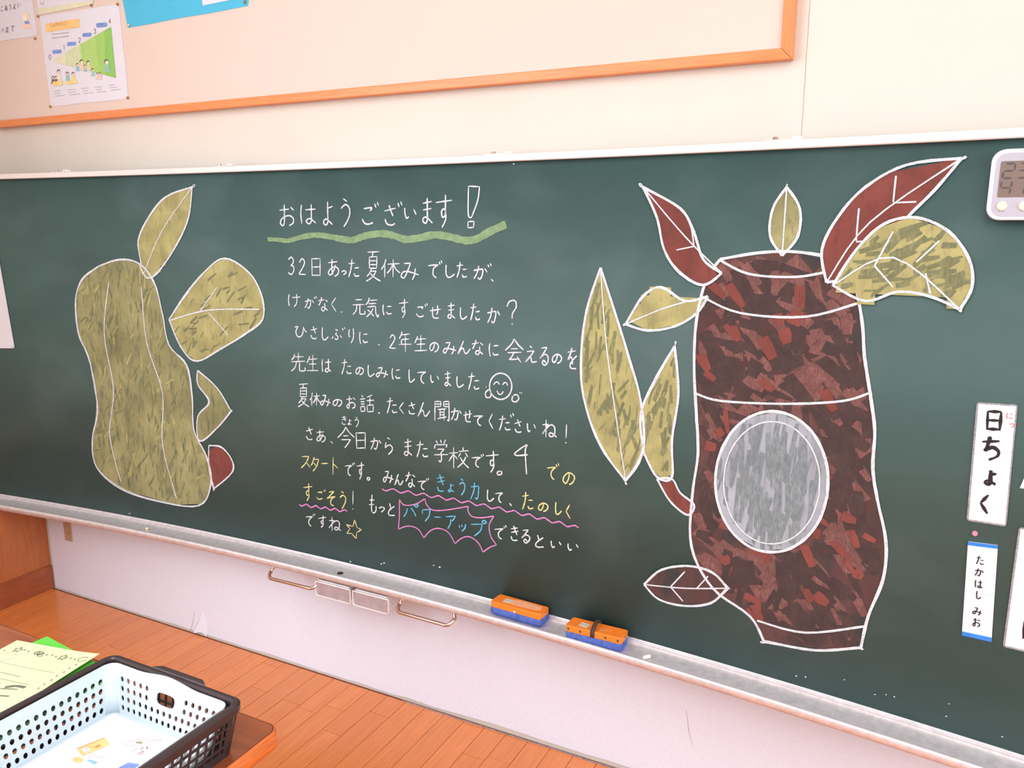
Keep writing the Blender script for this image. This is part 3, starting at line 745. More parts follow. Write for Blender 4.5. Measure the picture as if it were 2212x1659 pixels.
# left picture: a tall yellow gourd with one long leaf, one broad leaf and a small brown leaf
GOURD = [(214, 575), (262, 560), (305, 572), (335, 612), (352, 680), (366, 745), (404, 790), (416, 860), (420, 930), (446, 985), (456, 1045), (430, 1092), (340, 1082), (262, 1056), (210, 1010), (200, 950), (212, 890), (204, 830), (192, 770), (170, 720), (164, 650), (178, 605)]
gp, Qg = filled('fill_yellow', GOURD, .0005, 'chalk_gourd', 'yellow chalk gourd shape with a white outline', board)
patches(Qg, 150, .02, .07, .003, .009, 1.25, .35, .0006, 'stroke_olive', gp)
patches(Qg, 110, .02, .06, .003, .009, 1.35, .4, .0008, 'fill_yellow_bright', gp)
m_ = MB(); outline(m_, GOURD); outline(m_, [(236, 610), (226, 720), (246, 840), (238, 940), (262, 1040)], .004, close=False, twice=False)
outline(m_, [(306, 620), (318, 740), (352, 850), (352, 960), (382, 1076)], .004, close=False, twice=False); m_.build('chalk_outline', 'chalk_white', gp)
LEAFA = [(302, 572), (306, 572), (300, 520), (322, 470), (360, 425), (416, 404), (416, 404), (408, 470), (382, 530), (344, 585), (318, 600)]
lp, Ql = filled('fill_yellow_bright', LEAFA, .0008, 'chalk_leaf', 'long yellow chalk leaf above the gourd', board)
m_ = MB(); outline(m_, LEAFA, .005); outline(m_, [(312, 590), (350, 500), (416, 404)], .003, close=False, twice=False); m_.build('chalk_outline', 'chalk_white', lp)
LEAFB = [(366, 690), (366, 690), (400, 640), (440, 590), (486, 558), (540, 590), (566, 640), (568, 690), (530, 722), (480, 752), (426, 780), (392, 750), (366, 690)]
lp, Ql = filled('fill_yellow_bright', LEAFB[:-1], .0008, 'chalk_leaf', 'broad yellow chalk leaf right of the gourd', board)
patches(Ql, 40, .02, .05, .003, .008, .6, .4, .0010, 'stroke_olive', lp)
m_ = MB(); outline(m_, LEAFB[:-1]); outline(m_, [(368, 692), (450, 670), (560, 668)], .004, close=False, twice=False)
outline(m_, [(430, 676), (470, 620)], .003, close=False, twice=False); outline(m_, [(450, 674), (494, 724)], .003, close=False, twice=False); m_.build('chalk_outline', 'chalk_white', lp)
LEAFC = [(428, 800), (428, 800), (470, 838), (500, 888), (500, 888), (470, 924), (432, 952), (428, 900), (452, 868), (428, 830)]
lp, Ql = filled('fill_yellow', LEAFC, .0009, 'chalk_leaf', 'small yellow chalk leaf beside the middle of the gourd', board)
m_ = MB(); outline(m_, LEAFC, .005); m_.build('chalk_outline', 'chalk_white', lp)
LEAFD = [(452, 962), (478, 966), (500, 990), (502, 1020), (462, 1056), (462, 1056), (452, 1010)]
lp, Ql = filled('fill_red', LEAFD, .0009, 'chalk_leaf', 'small red-brown chalk leaf at the foot of the gourd', board)
m_ = MB(); outline(m_, LEAFD, .005); m_.build('chalk_outline', 'chalk_white', lp)
# right picture: a large brown jar with a grey oval, one curved red stem, yellow leaves
JAR = [(1556, 560), (1640, 546), (1720, 544), (1800, 560), (1842, 600), (1862, 690), (1868, 770), (1880, 850), (1890, 930), (1886, 1010), (1896, 1080), (1914, 1170), (1908, 1250), (1876, 1330), (1860, 1398), (1860, 1398), (1760, 1404), (1650, 1384), (1650, 1384), (1620, 1330), (1540, 1270), (1494, 1180), (1496, 1070), (1508, 980), (1504, 890), (1500, 800), (1504, 700), (1524, 610)]
jp, Qj = filled('fill_brown', JAR, .0005, 'chalk_jar', 'large brown chalk jar shape with a white outline', board)
patches(Qj, 230, .03, .085, .014, .032, -.75, .35, .0006, 'stroke_pink', jp)
patches(Qj, 260, .03, .08, .012, .032, -.9, .5, .0008, 'stroke_dark', jp)
patches(Qj, 45, .02, .06, .010, .026, -.7, .5, .0013, 'fill_red', jp)
m_ = MB(); outline(m_, JAR, .0062); outline(m_, [(1556, 562), (1620, 592), (1720, 598), (1800, 586), (1836, 596)], .005, close=False, twice=False)
outline(m_, [(1516, 640), (1600, 676), (1740, 684), (1856, 654)], .005, close=False, twice=False)
outline(m_, [(1504, 850), (1560, 866), (1700, 872), (1820, 866), (1880, 848)], .005, close=False, twice=False)
outline(m_, [(1636, 1340), (1740, 1366), (1870, 1352)], .005, close=False, twice=False); m_.build('chalk_outline', 'chalk_white', jp)
OV = circ(1668, 1040, 122, 152, 18, .2)
op, Qo = filled('fill_grey', OV, .0021, 'chalk_oval', 'large pale grey chalk oval on the jar', board)
patches(Qo, 110, .04, .13, .004, .012, 1.5, .12, .0023, 'stroke_grey', op)
m_ = MB(); outline(m_, OV, .0062, .0029); outline(m_, circ(1668, 1042, 104, 132, 16, .2), .003, .0029, twice=False); m_.build('chalk_outline', 'chalk_white', op)
def leaf(pts, mat, d, label, veins, strokes=None, w_=.0055):
    o, Q_ = filled(mat, pts, d, 'chalk_leaf', label, board)
    if strokes: patches(Q_, strokes[0], .02, .06, .004, .012, strokes[1], .3, d+.0002, 'stroke_olive', o)
    m_ = MB(); outline(m_, pts, w_, d+.0008)
    for v in veins: outline(m_, v, .0032, d+.0008, False, False)
    m_.build('chalk_outline', 'chalk_white', o); return o
leaf([(1786, 610), (1786, 610), (1776, 540), (1810, 470), (1870, 404), (1960, 356), (2078, 342), (2078, 342), (2020, 410), (1960, 470), (1900, 540), (1840, 596)], 'fill_red', .0022, 'large red chalk leaf rising from the jar towards the upper right',
     [[(1786, 610), (1880, 480), (2078, 342)], [(1850, 520), (1856, 450)], [(1930, 436), (1936, 380)], [(1850, 522), (1900, 520)], [(1930, 438), (1980, 436)]])
leaf([(1800, 616), (1800, 616), (1850, 540), (1910, 484), (1980, 470), (2050, 500), (2094, 560), (2100, 620), (2074, 668), (2074, 668), (2010, 640), (1940, 630), (1870, 650)], 'fill_yellow_bright', .0033, 'large yellow chalk leaf below the red leaf at the upper right',
     [[(1800, 616), (1930, 556), (2074, 668)], [(1890, 574), (1930, 500)], [(1980, 566), (2030, 520)], [(1890, 574), (1930, 620)], [(2000, 590), (2010, 634)]], (60, .5))
leaf([(1560, 590), (1560, 590), (1520, 560), (1500, 500), (1470, 450), (1390, 404), (1390, 404), (1420, 470), (1436, 540), (1470, 590), (1520, 616)], 'fill_red', .0022, 'red chalk leaf leaning out of the jar towards the upper left',
     [[(1560, 590), (1480, 510), (1390, 404)], [(1500, 530), (1494, 488)], [(1500, 532), (1462, 540)]])
leaf([(1530, 640), (1530, 640), (1480, 650), (1430, 620), (1390, 640), (1352, 700), (1352, 700), (1400, 714), (1460, 704), (1506, 676)], 'fill_yellow_bright', .0009, 'small yellow chalk leaf hanging left of the mouth of the jar',
     [[(1530, 640), (1440, 664), (1352, 700)]])
leaf([(1690, 552), (1690, 552), (1664, 510), (1670, 450), (1700, 404), (1700, 404), (1728, 450), (1724, 510)], 'fill_yellow', .0009, 'upright yellow chalk leaf in the middle of the jar mouth', [[(1690, 552), (1700, 404)]])
LL = [(1298, 578), (1298, 578), (1334, 690), (1362, 780), (1384, 862), (1392, 950), (1380, 1000), (1352, 1038), (1352, 1038), (1296, 960), (1262, 860), (1256, 770), (1268, 670)]
lf, Qlf = filled('fill_yellow_bright', LL, .0008, 'chalk_leaf', 'tall yellow chalk leaf left of the jar', board)
patches(Qlf, 60, .02, .07, .003, .010, 1.35, .25, .0010, 'stroke_olive', lf)
m_ = MB(); outline(m_, LL, .006); outline(m_, [(1298, 578), (1312, 760), (1352, 1038)], .003, close=False, twice=False); m_.build('chalk_outline', 'chalk_white', lf)
L2 = [(1392, 980), (1384, 900), (1410, 830), (1458, 748), (1458, 748), (1466, 850), (1452, 950), (1452, 1030), (1420, 1030)]
lf, Qlf = filled('fill_yellow_bright', L2, .0009, 'chalk_leaf', 'shorter yellow chalk leaf close to the jar', board)
patches(Qlf, 30, .02, .05, .003, .010, 1.35, .25, .0011, 'stroke_olive', lf)
m_ = MB(); outline(m_, L2, .006); m_.build('chalk_outline', 'chalk_white', lf)
L3 = [(1420, 1034), (1452, 1034), (1470, 1064), (1500, 1090), (1486, 1112), (1448, 1082)]
lf, _q = filled('fill_red', L3, .0016, 'chalk_stem', 'short red chalk stalk between the yellow leaf and the jar', board)
m_ = MB(); outline(m_, L3, .005, .0020); m_.build('chalk_outline', 'chalk_white', lf)
leaf([(1392, 1262), (1392, 1262), (1430, 1230), (1490, 1222), (1540, 1236), (1572, 1270), (1572, 1270), (1536, 1302), (1480, 1308), (1424, 1294)], 'fill_brown', .0014, 'brown chalk leaf lying left of the foot of the jar',
     [[(1392, 1262), (1480, 1270), (1572, 1270)], [(1450, 1266), (1480, 1234)], [(1450, 1268), (1476, 1298)], [(1506, 1270), (1530, 1244)]])
# smudges and crumbs of chalk
m_ = MB()
for (a, b_) in ((824, 1218), (830, 1216), (937, 1221), (950, 1225), (280, 1109), (1110, 354), (1890, 1500), (2044, 1547), (1740, 1462), (1720, 1460), (757, 1213), (1932, 1505), (2165, 1591), (2050, 1520), (1914, 1500), (1824, 1468)):
    q = circ(a, b_, random.uniform(1.4, 2.6), random.uniform(.9, 1.6), 7)
    m_.add([bp(on_board(*p_).x, on_board(*p_).z, .0006) for p_ in q], [tuple(range(7))])
o = m_.build('chalk_specks', 'chalk_white', board); o['kind'] = 'stuff'

# ------------------------------------------------------------------ cards on the board
def card(name, corners, mat, label, cat, d=.0022, thick=.0012, group=None):
    """thin card lying on the board, corners in photo pixels TL TR BR BL"""
    c3 = to_board(corners); c0 = bp(sum(p_[0] for p_ in c3)/4, min(p_[1] for p_ in c3), 0)
    t = thing(name, c0, label, cat, group)
    def T(u, v, dd=0.):
        X = (c3[0][0]*(1-u)+c3[1][0]*u)*(1-v)+(c3[3][0]*(1-u)+c3[2][0]*u)*v
        Z = (c3[0][1]*(1-u)+c3[1][1]*u)*(1-v)+(c3[3][1]*(1-u)+c3[2][1]*u)*v
        return bp(X, Z, d+dd)
    return t, T
def slab(T, u0, v0, u1, v1, dd, thick, rc=0.):
    if rc:
        pts = []
        for (cu, cv, a0) in ((u1-rc, v0+rc*.35, -90), (u1-rc, v1-rc*.35, 0), (u0+rc, v1-rc*.35, 90), (u0+rc, v0+rc*.35, 180)):
            for k in range(4):
                a = R(a0+30*k); pts.append((cu+rc*math.cos(a), cv+rc*.35*math.sin(a)))
    else: pts = [(u0, v0), (u1, v0), (u1, v1), (u0, v1)]
    return MB().prism(pts, lambda p_: T(p_[0], p_[1], dd), lambda p_: T(p_[0], p_[1], dd-thick))
def text_on(T, ch, u0, v0, u1, v1, width, asp, mb_, dd=.0009, wf=None):
    """write one character inside a card area; asp = card width in metres and height in metres"""
    W_, H_ = asp
    for st in glyph(ch):
        for sg in smooth_path(st, 6):
            q = [((u0+(u1-u0)*a/100)*W_, (v0+(v1-v0)*b_/100)*H_) for a, b_ in sg]
            ribbon(mb_, q, width, lambda X, Y: T(X/W_, Y/H_, dd), True, wf)
brush = lambda t: 1.0+.25*math.sin(t*6)
t, T = card('name_card', [(2110, 868), (2199, 874), (2174, 1137), (2088, 1124)], 'paper', 'tall white laminated card with black brush writing 日ちょく on the board', 'card')
slab(T, 0, 0, 1, 1, 0, .0012, .07).build('laminate_edge', 'laminate', t)
slab(T, .05, .014, .96, .985, .0004, .0006).build('card_face', 'paper', t)
for ch, a in (('日', (.22, .055, .70, .225)), ('ち', (.15, .26, .74, .475)), ('ょ', (.30, .54, .70, .68)), ('く', (.22, .745, .62, .925))):
    m_ = MB(); text_on(T, ch, *a, .0062, (.072, .237), m_, .0008, brush); m_.build('character', 'ink', t)
m_ = MB(); text_on(T, 'に', .74, .065, .93, .12, .0013, (.072, .237), m_, .0008); text_on(T, 'っ', .84, .145, .98, .185, .0013, (.072, .237), m_, .0008); m_.build('reading_aid', 'ink_red', t)['label'] = 'small red lettering'
t, T = card('name_card', [(2091.5, 1169), (2156, 1177), (2142, 1385), (2078, 1371)], 'paper', 'white name card with blue end bands and handwritten black kana below the tall card', 'card', .0035)
slab(T, 0, 0, 1, 1, 0, .0030, .03).build('card_face', 'paper', t)
slab(T, 0, 0, 1, .035, .0003, .0004).build('blue_band', 'ink_blue', t); slab(T, 0, .955, 1, 1, .0003, .0004).build('blue_band', 'ink_blue', t)
slab(T, .0, .519, 1, .521, .0002, .0002).build('crease', 'therm_grey', t)
for ch, a in (('た', (.30, .125, .60, .225)), ('か', (.28, .255, .62, .345)), ('は', (.30, .375, .62, .47)), ('し', (.34, .49, .60, .585)), ('み', (.30, .66, .64, .755)), ('お', (.30, .775, .62, .88))):
    m_ = MB(); text_on(T, ch, *a, .0020, (.049, .197), m_, .0006); m_.build('character', 'ink', t)
t, T = card('name_card', [(2201, 1138), (2292, 1150), (2262, 1418), (2166, 1396)], 'paper', 'tall white laminated card cut off by the right edge of the picture', 'card')
slab(T, 0, 0, 1, 1, 0, .0012, .07).build('laminate_edge', 'laminate', t)
slab(T, .05, .014, .96, .985, .0004, .0006).build('card_face', 'paper', t)
m_ = MB(); text_on(T, '日', .345, .74, .80, .90, .0062, (.075, .237), m_, .0008, brush); m_.build('character', 'ink', t)
t, T = card('note_card', [(2213, 1030), (2285, 1034), (2285, 1060), (2203, 1054)], 'paper', 'small white card corner at the right edge beside the tall laminated card', 'card')
slab(T, 0, 0, 1, 1, 0, .0012).build('card_face', 'paper', t)
q = on_board(2106, 1152); b0 = bp(q.x, q.z, .0004)
o = MB().cyl(b0, (0, -1, 0), .0055, .003, 14, .0045).build('magnet', 'pink_dot'); tag(o, 'small dusty pink magnet between the two name cards', 'magnet')
# white sheet on the far left of the board
t, T = card('notice_sheet', [(-58, 560), (-1, 558), (33, 752), (-40, 752)], 'paper', 'white glossy notice sheet at the left end of the chalkboard', 'paper', .004)
slab(T, 0, 0, 1, 1, 0, .0022, .03).build('sheet_face', 'paper', t)
m_ = MB(); p_ = T(.95, .99, .0008); m_.cyl(p_+Vector((0, .0, .002)), (0, -1, 0), .006, .003, 12); m_.build('corner_tab', 'therm_white', t)

# ------------------------------------------------------------------ thermometer on the board
TX, TZ0, TZ1 = on_board(2132, 450).x, on_board(2160, 476).z, on_board(2180, 323).z
TW = .165; TH = TZ1-TZ0
t = thing('digital_thermometer', bp(TX+TW/2, TZ0, 0), 'white digital thermometer with a brown grey display on the board at the upper right', 'thermometer')
def rrect(x0, z0, x1, z1, r, n=6):
    pts = []
    for cx, cz, a0 in ((x1-r, z0+r, -90), (x1-r, z1-r, 0), (x0+r, z1-r, 90), (x0+r, z0+r, 180)):
        for k in range(n+1):
            a = R(a0+90*k/n); pts.append((cx+r*math.cos(a), cz+r*math.sin(a)))
    return pts
def bprism(pts, d1, d0): return MB().prism(pts, lambda p_: bp(p_[0], p_[1], d1), lambda p_: bp(p_[0], p_[1], d0))
bprism(rrect(TX, TZ0, TX+TW, TZ1, .022), .018, .0006).build('case', 'therm_white', t, bevel=.003, seg=3)
bprism(rrect(TX+.008, TZ0+.007, TX+TW-.008, TZ1-.007, .016), .0188, .0185).build('front_plate', 'therm_grey', t)
sz0, sz1 = TZ0+TH*.325, TZ1-TH*.17
disp = bprism(rrect(TX+.015, sz0, TX+TW-.014, sz1, .003), .0193, .0186).build('display', 'lcd', t)
SEG = {'0': 'abcdef', '1': 'bc', '2': 'abged', '3': 'abgcd', '4': 'fgbc', '5': 'afgcd'}
m_ = MB()
def seg7(ch, x, z, w_, h_, t_=.0034):
    P = {'a': (0, h_, w_, h_), 'g': (0, h_/2, w_, h_/2), 'd': (0, 0, w_, 0), 'f': (0, h_/2, 0, h_), 'b': (w_, h_/2, w_, h_), 'e': (0, 0, 0, h_/2), 'c': (w_, 0, w_, h_/2)}
    for s in SEG[ch]:
        a, b_, c_, d_ = P[s]; g_ = .0012; sh = .10
        if s in 'agd': p0_, p1_ = (a+g_, b_), (c_-g_, d_)
        else: p0_, p1_ = (a, b_+g_), (c_, d_-g_)
        p0_ = (x+p0_[0]+p0_[1]*sh, z+p0_[1]); p1_ = (x+p1_[0]+p1_[1]*sh, z+p1_[1])
        pth = [p0_, ((p0_[0]+p1_[0])/2, (p0_[1]+p1_[1])/2), p1_]
        ribbon(m_, pth, t_, lambda X, Z: bp(X, Z, .0196))
hh = (sz1-sz0)
for i, ch in enumerate('234'): seg7(ch, TX+.0195+i*.0225+(.008 if i == 2 else 0), sz0+hh*.53, .0155, hh*.40)
for i, ch in enumerate('41'): seg7(ch, TX+.0175+i*.0205, sz0+hh*.08, .0155, hh*.37)
m_.add([bp(TX+.064+a, sz0+hh*.53+b_, .0196) for a, b_ in ((0, 0), (.002, 0), (.002, .002), (0, .002))], [(0, 1, 2, 3)])
ribbon(m_, [(TX+.065, sz0+hh*.10), (TX+.069, sz0+hh*.2), (TX+.074, sz0+hh*.30)], .0012, lambda X, Z: bp(X, Z, .0196))
for a, b_ in ((.066, .26), (.073, .13)):
    ribbon(m_, [(TX+a+.002*math.cos(k), sz0+hh*b_+.0024*math.sin(k)) for k in (0, 1.2, 2.4, 3.6, 4.8, 6.28)], .0009, lambda X, Z: bp(X, Z, .0196))
tag(m_.build('digits', 'lcd_digit', disp), kind='stuff')
for i in range(4):
    q = bp(TX+.024+i*.033, TZ0+TH*.205, .0186); MB().cyl(q, (0, -1, 0), .0083, .0022, 22, .0078).build('button', 'button', t, bevel=.0006)
m_ = MB()
for i in range(4):
    for k in (0, 1): ribbon(m_, [(TX+.020+i*.033+k*.005, TZ0+TH*.125), (TX+.0215+i*.033+k*.005, TZ0+TH*.13), (TX+.023+i*.033+k*.005, TZ0+TH*.125)], .0016, lambda X, Z: bp(X, Z, .0191))
for k in range(9): ribbon(m_, [(TX+.052+k*.0035, TZ1-TH*.115), (TX+.053+k*.0035, TZ1-TH*.10), (TX+.054+k*.0035, TZ1-TH*.118)], .0008, lambda X, Z: bp(X, Z, .0191))
tag(m_.build('small_print', 'ink_soft', t), kind='stuff')

# ------------------------------------------------------------------ erasers and chalk on the tray
def eraser(pa, pb, zf, label, kind):
    """pa, pb: photo pixels of the front bottom corners; stands in the tray"""
    A = on_z(*pa, zf); B = on_z(*pb, zf)
    ux = (B-A); Ln = ux.length; ux.normalize(); uy = Vector((-ux.y, ux.x, 0)); Wd = .050; A = A-uy*.004
    t = thing('board_eraser', A+ux*Ln/2+uy*Wd/2, label, 'eraser', 'chalkboard erasers on the tray')
    ct, st_ = math.cos(R(1)), math.sin(R(1))              # leans back against the board a little
    def P(a, b_, c_): return A+ux*a+uy*(b_*ct+c_*st_)+Vector((0, 0, c_*ct-b_*st_))
    def rr(x0, y0, x1, y1, r): return rrect(x0, y0, x1, y1, r, 4)
    # cloth pad, bulging below
    m_ = MB(); rows = [(0.000, .006), (.003, .002), (.010, -.0015), (.018, -.0012), (.0235, .001)]
    if kind == 2: rows = [(0, .003), (.003, .001), (.010, .0), (.018, .0), (.0215, .001)]
    rings = [[P(x_, y_, z_) for x_, y_ in rr(g_, g_, Ln-g_, Wd-g_, .006)] for z_, g_ in rows]; n = len(rings[0])
    m_.v = [tuple(v) for r_ in rings for v in r_]
    for i in range(len(rings)-1):
        for k in range(n): m_.f.append((i*n+k, i*n+(k+1) % n, (i+1)*n+(k+1) % n, (i+1)*n+k))
    m_.f.append(tuple(range(n))[::-1]); m_.f.append(tuple((len(rings)-1)*n+k for k in range(n)))
    m_.build('cloth_pad', 'blue_cloth', t, smooth=False)
    z0, z1 = rows[-1][0]-.0005, rows[-1][0]+.0165
    m_ = MB().prism(rr(0, 0, Ln, Wd, .006), lambda p_: P(p_[0], p_[1], z1), lambda p_: P(p_[0]-0, p_[1], z0))
    m_.build('plastic_back', 'orange_plastic', t, bevel=.002, seg=3)
    if kind == 1:
        m_ = MB().prism([(Ln*.28, .012), (Ln*.46, .010), (Ln*.8, .014), (Ln*.93, .02), (Ln*.9, .04), (Ln*.5, .044), (Ln*.3, .036)], lambda p_: P(p_[0], p_[1], z1+.0004), lambda p_: P(p_[0], p_[1], z1-.0002)); m_.build('chalk_dust', 'dusty_orange', t)
        MB().prism([(Ln*.20, .012), (Ln*.34, .012), (Ln*.34, .034), (Ln*.20, .034)], lambda p_: P(p_[0], p_[1], z1+.0007), lambda p_: P(p_[0], p_[1], z1-.0002)).build('sticker', 'sticker', t)
        MB().cyl(P(Ln*.49, 0.0005, z0+.004), -uy, .0034, .002, 14, .0026).build('rivet', 'rivet_white', t)
    else:
        MB().prism([(Ln*.20, .012), (Ln*.36, .010), (Ln*.38, .03), (Ln*.22, .034)], lambda p_: P(p_[0], p_[1], z1+.0006), lambda p_: P(p_[0], p_[1], z1-.0002)).build('sticker', 'sticker', t)
        for k in (.055, .27, .72, .935): MB().cyl(P(Ln*k, .0005, z0+.0085), -uy, .0034, .0014, 14, .0028).build('rivet', 'rivet', t)
        MB().cyl(P(Ln-.0005, .026, z0+.0085), ux, .0034, .0014, 14, .0028).build('rivet', 'rivet', t)
        # hand strap arched over the back
        hw = .0055; cx = Ln*.49; pts = [(-.0012, z0+.001), (-.0012, z1-.004), (.002, z1+.003), (.014, z1+.010), (.028, z1+.014), (.042, z1+.012), (.050, z1+.004), (.0512, z0+.004)]
        m_ = MB(); n = len(pts)
        for (y_, z_) in pts: m_.v += [tuple(P(cx-hw, y_, z_)), tuple(P(cx+hw, y_, z_))]
        m_.f = [(2*i, 2*i+1, 2*i+3, 2*i+2) for i in range(n-1)]
        o = m_.build('hand_strap', 'strap', t, smooth=True); s_ = o.modifiers.new('thick', 'SOLIDIFY'); s_.thickness = .0014; s_.offset = 0
        m_ = MB()
        for k in range(4): m_.add([P(Ln*(.58+.05*k), .012+.002*k, z1+.0004), P(Ln*(.60+.05*k), .012+.002*k, z1+.0004), P(Ln*(.60+.05*k), .030, z1+.0004), P(Ln*(.59+.05*k), .030, z1+.0004)], [(0, 1, 2, 3)])
        tag(m_.build('embossed_print', 'dusty_orange', t), kind='stuff')
    return t
eraser((1061, 1326), (1168, 1357), .4312, 'orange and blue chalkboard eraser without a strap, left of the two', 1)
eraser((1222, 1378), (1343, 1409), .4312, 'orange and blue chalkboard eraser with a brown hand strap, right of the two', 2)
p = on_z(1396, 1421, .4350); q = on_z(1401, 1417, .4235)
dv = Vector((.8, .6, 0)).normalized()
o = MB().cyl(Vector((p.x-.006, p.y-.004, .4355)), (.62, .78, 0), .0052, .019, 14, .0050).build('chalk_stick', 'chalk_stick', smooth=False, bevel=.001)
tag(o, 'short white chalk stub lying in the tray right of the strapped eraser', 'chalk')
p = on_z(317, 1142, .433); o = MB().cyl(Vector((p.x-.003, p.y, .4338)), (1, .1, 0), .0036, .008, 8, .003).build('chalk_stick', 'chalk_crumb', bevel=.0008)
tag(o, 'tiny pale yellow chalk crumb in the tray towards the left end', 'chalk')

# ------------------------------------------------------------------ sheets and tacks on the pinboard
def pinned(name, pts, mat, label, cat='poster'):
    c0 = on_y(*pts[3], SY); t = thing(name, c0, label, cat)
    m_ = sheet(name, pts, mat, label, cat); o = m_.build('sheet', mat, t)
    s_ = o.modifiers.new('thick', 'SOLIDIFY'); s_.thickness = .0006; s_.offset = 1
    return t
def pfill(pts, mat, name, parent, d=.0013):
    m_ = MB()
    q = [on_y(a, b_, SY-d) for a, b_ in pts]
    tri = tessellate_polygon([[Vector((v.x, v.z, 0)) for v in q]]); m_.add(q, [tuple(t_) for t_ in tri]); return m_.build(name, mat, parent)
K = lambda x_, y_: (80+x_/7.543, 20+y_/7.543)                      # crop of the chart
t = pinned('voice_chart', [(85.5, 36), (257, 8.5), (277.5, 213), (110, 230)], 'paper', 'white chart with a green wedge and numbers 0 to 4 pinned low on the felt')
pfill([K(135, 235), K(680, 150), K(697, 292), K(148, 372)], 'print_orange', 'banner', t)
m_ = MB()
for i, ch in enumerate('こえのものさし'):
    x0 = 205+i*44; y0 = 228-i*7
    for st in glyph(ch):
        for sg in smooth_path(st, 3):
            pline(m_, [K(x0+a*.42, y0+b_*.66) for a, b_ in sg][::2]+[K(x0+sg[-1][0]*.42, y0+sg[-1][1]*.66)], .0011, .0016)
tag(m_.build('banner_lettering', 'ink_brown', t), kind='stuff')
bands = [((228, 838), (450, 712), (470, 910)), ((450, 712), (700, 572), (728, 968), (470, 910)), ((700, 572), (945, 432), (1000, 1040), (728, 968)), ((945, 432), (1100, 344), (1110, 1072), (1000, 1040)), ((1100, 344), (1204, 284), (1285, 1120), (1110, 1072))]
for i, b_ in enumerate(bands): pfill([K(*p_) for p_ in b_], 'band%d' % i, 'wedge_band', t)
for (x_, y_) in ((322, 690), (560, 562), (812, 414), (1050, 255)):
    s2 = 1.2 if x_ > 1000 else 1.0
    pfill([K(x_+a, y_+b_) for a, b_ in ((-72*s2, -14*s2), (-50*s2, -26*s2), (60*s2, -34*s2), (74*s2, -20*s2), (74*s2, 12*s2), (56*s2, 26*s2), (-56*s2, 36*s2), (-72*s2, 22*s2))], 'print_blue', 'blue_tag', t)
DG = {'0': '50,4 15,30 15,75 50,96 85,70 85,28 50,4', '1': '25,24 55,4 55,4 55,96', '2': '15,26 50,4 84,28 60,58 12,95 12,95 90,95', '3': '14,12 60,6 82,24 48,46 48,46 88,66 58,94 12,88', '4': '62,4 10,68 10,68 92,68;64,4 64,96'}
for ch, x_, y_ in (('0', 186, 735), ('1', 415, 580), ('2', 668, 460), ('3', 915, 312), ('4', 1160, 152)):
    m_ = MB()
    for st in DG[ch].split(';'): pline(m_, [K(x_+float(p_.split(',')[0])*.46, y_+float(p_.split(',')[1])*.86) for p_ in st.split()], .0019, .0016)
    m_.build('number', 'ink_soft', t)
m_ = MB()
for x_, y_ in ((262, 1335), (495, 1315), (722, 1292), (945, 1270), (1160, 1240)):
    for r_ in range(3):
        xx = x_+r_*18
        while xx < x_+(110 if r_ < 2 else 190):
            l_ = random.uniform(10, 26); pline(m_, [K(xx, y_+r_*42-(xx-x_)*.1), K(xx+l_, y_+r_*42-(xx-x_+l_)*.1)], .0012, .0015, taper=False); xx += l_+8
for r_ in range(2):
    xx = 245
    while xx < 510: l_ = random.uniform(14, 34); pline(m_, [K(xx, 410+r_*60-(xx-245)*.12), K(xx+l_, 405+r_*60-(xx-245)*.12)], .0018, .0015, taper=False); xx += l_+9
tag(m_.build('fine_print', 'ink_soft', t), kind='stuff')
def kid(x_, y_, s_, body, t, desk=None):                            # tiny printed child figure: hair, face, clothes
    pfill([K(*p_) for p_ in circ(x_, y_, 30*s_, 34*s_, 10)], 'print_hair', 'hair', t, .0015)
    pfill([K(*p_) for p_ in circ(x_+6*s_, y_+12*s_, 22*s_, 24*s_, 10)], 'print_skin', 'face', t, .0017)
    pfill([K(*p_) for p_ in ((x_-16*s_, y_+34*s_), (x_+24*s_, y_+34*s_), (x_+44*s_, y_+130*s_), (x_-30*s_, y_+130*s_))], body, 'clothes', t, .0016)
    if desk: pfill([K(*p_) for p_ in desk], 'print_yellow', 'desk', t, .0018)
def figures(lst, t):
    for (x_, y_, s_, body) in lst:
        m_ = MB()
        for pts, d in ((((x_-16*s_, y_+30*s_), (x_+24*s_, y_+30*s_), (x_+44*s_, y_+130*s_), (x_-30*s_, y_+130*s_)), .0016), (circ(x_, y_, 27*s_, 32*s_, 10), .0017), (circ(x_+6*s_, y_+13*s_, 20*s_, 23*s_, 10), .0019)):
            m_.add([on_y(*K(*p_), SY-d) for p_ in pts], [tuple(range(len(pts)))])
        o = m_.build('printed_figure', body, t); o.data.materials.append(M['print_hair']); o.data.materials.append(M['print_skin'])
        for k_ in range(3): o.data.polygons[k_].material_index = k_
figures([(350, 1010, 1., 'print_skin'), (255, 1110, .8, 'print_hair'), (305, 1110, .8, 'print_hair'), (492, 1045, .9, 'print_teal'), (585, 1050, .9, 'print_yellow'), (655, 900, .8, 'print_cyan'), (720, 850, 1.1, 'print_pink'),
         (780, 925, .7, 'print_teal'), (830, 865, 1., 'print_pink'), (905, 985, .8, 'print_teal'), (980, 1050, .7, 'print_pink'), (1030, 1050, .7, 'print_pink'), (1130, 850, 1.3, 'print_teal')], t)
pfill([K(250, 1180), K(405, 1165), K(410, 1235), K(262, 1248)], 'print_yellow', 'printed_desk', t, .0019); pfill([K(455, 1180), K(650, 1160), K(655, 1205), K(462, 1225)], 'print_yellow', 'printed_desk', t, .0019)
t = pinned('notice_sheet', [(-16, -30), (66, -30), (80.5, 77), (-14, 91)], 'paper', 'off-white notice with brown kana and a small pink figure in the top left corner')
m_ = MB(); J = lambda x_, y_: (x_/15.8, y_/15.8)
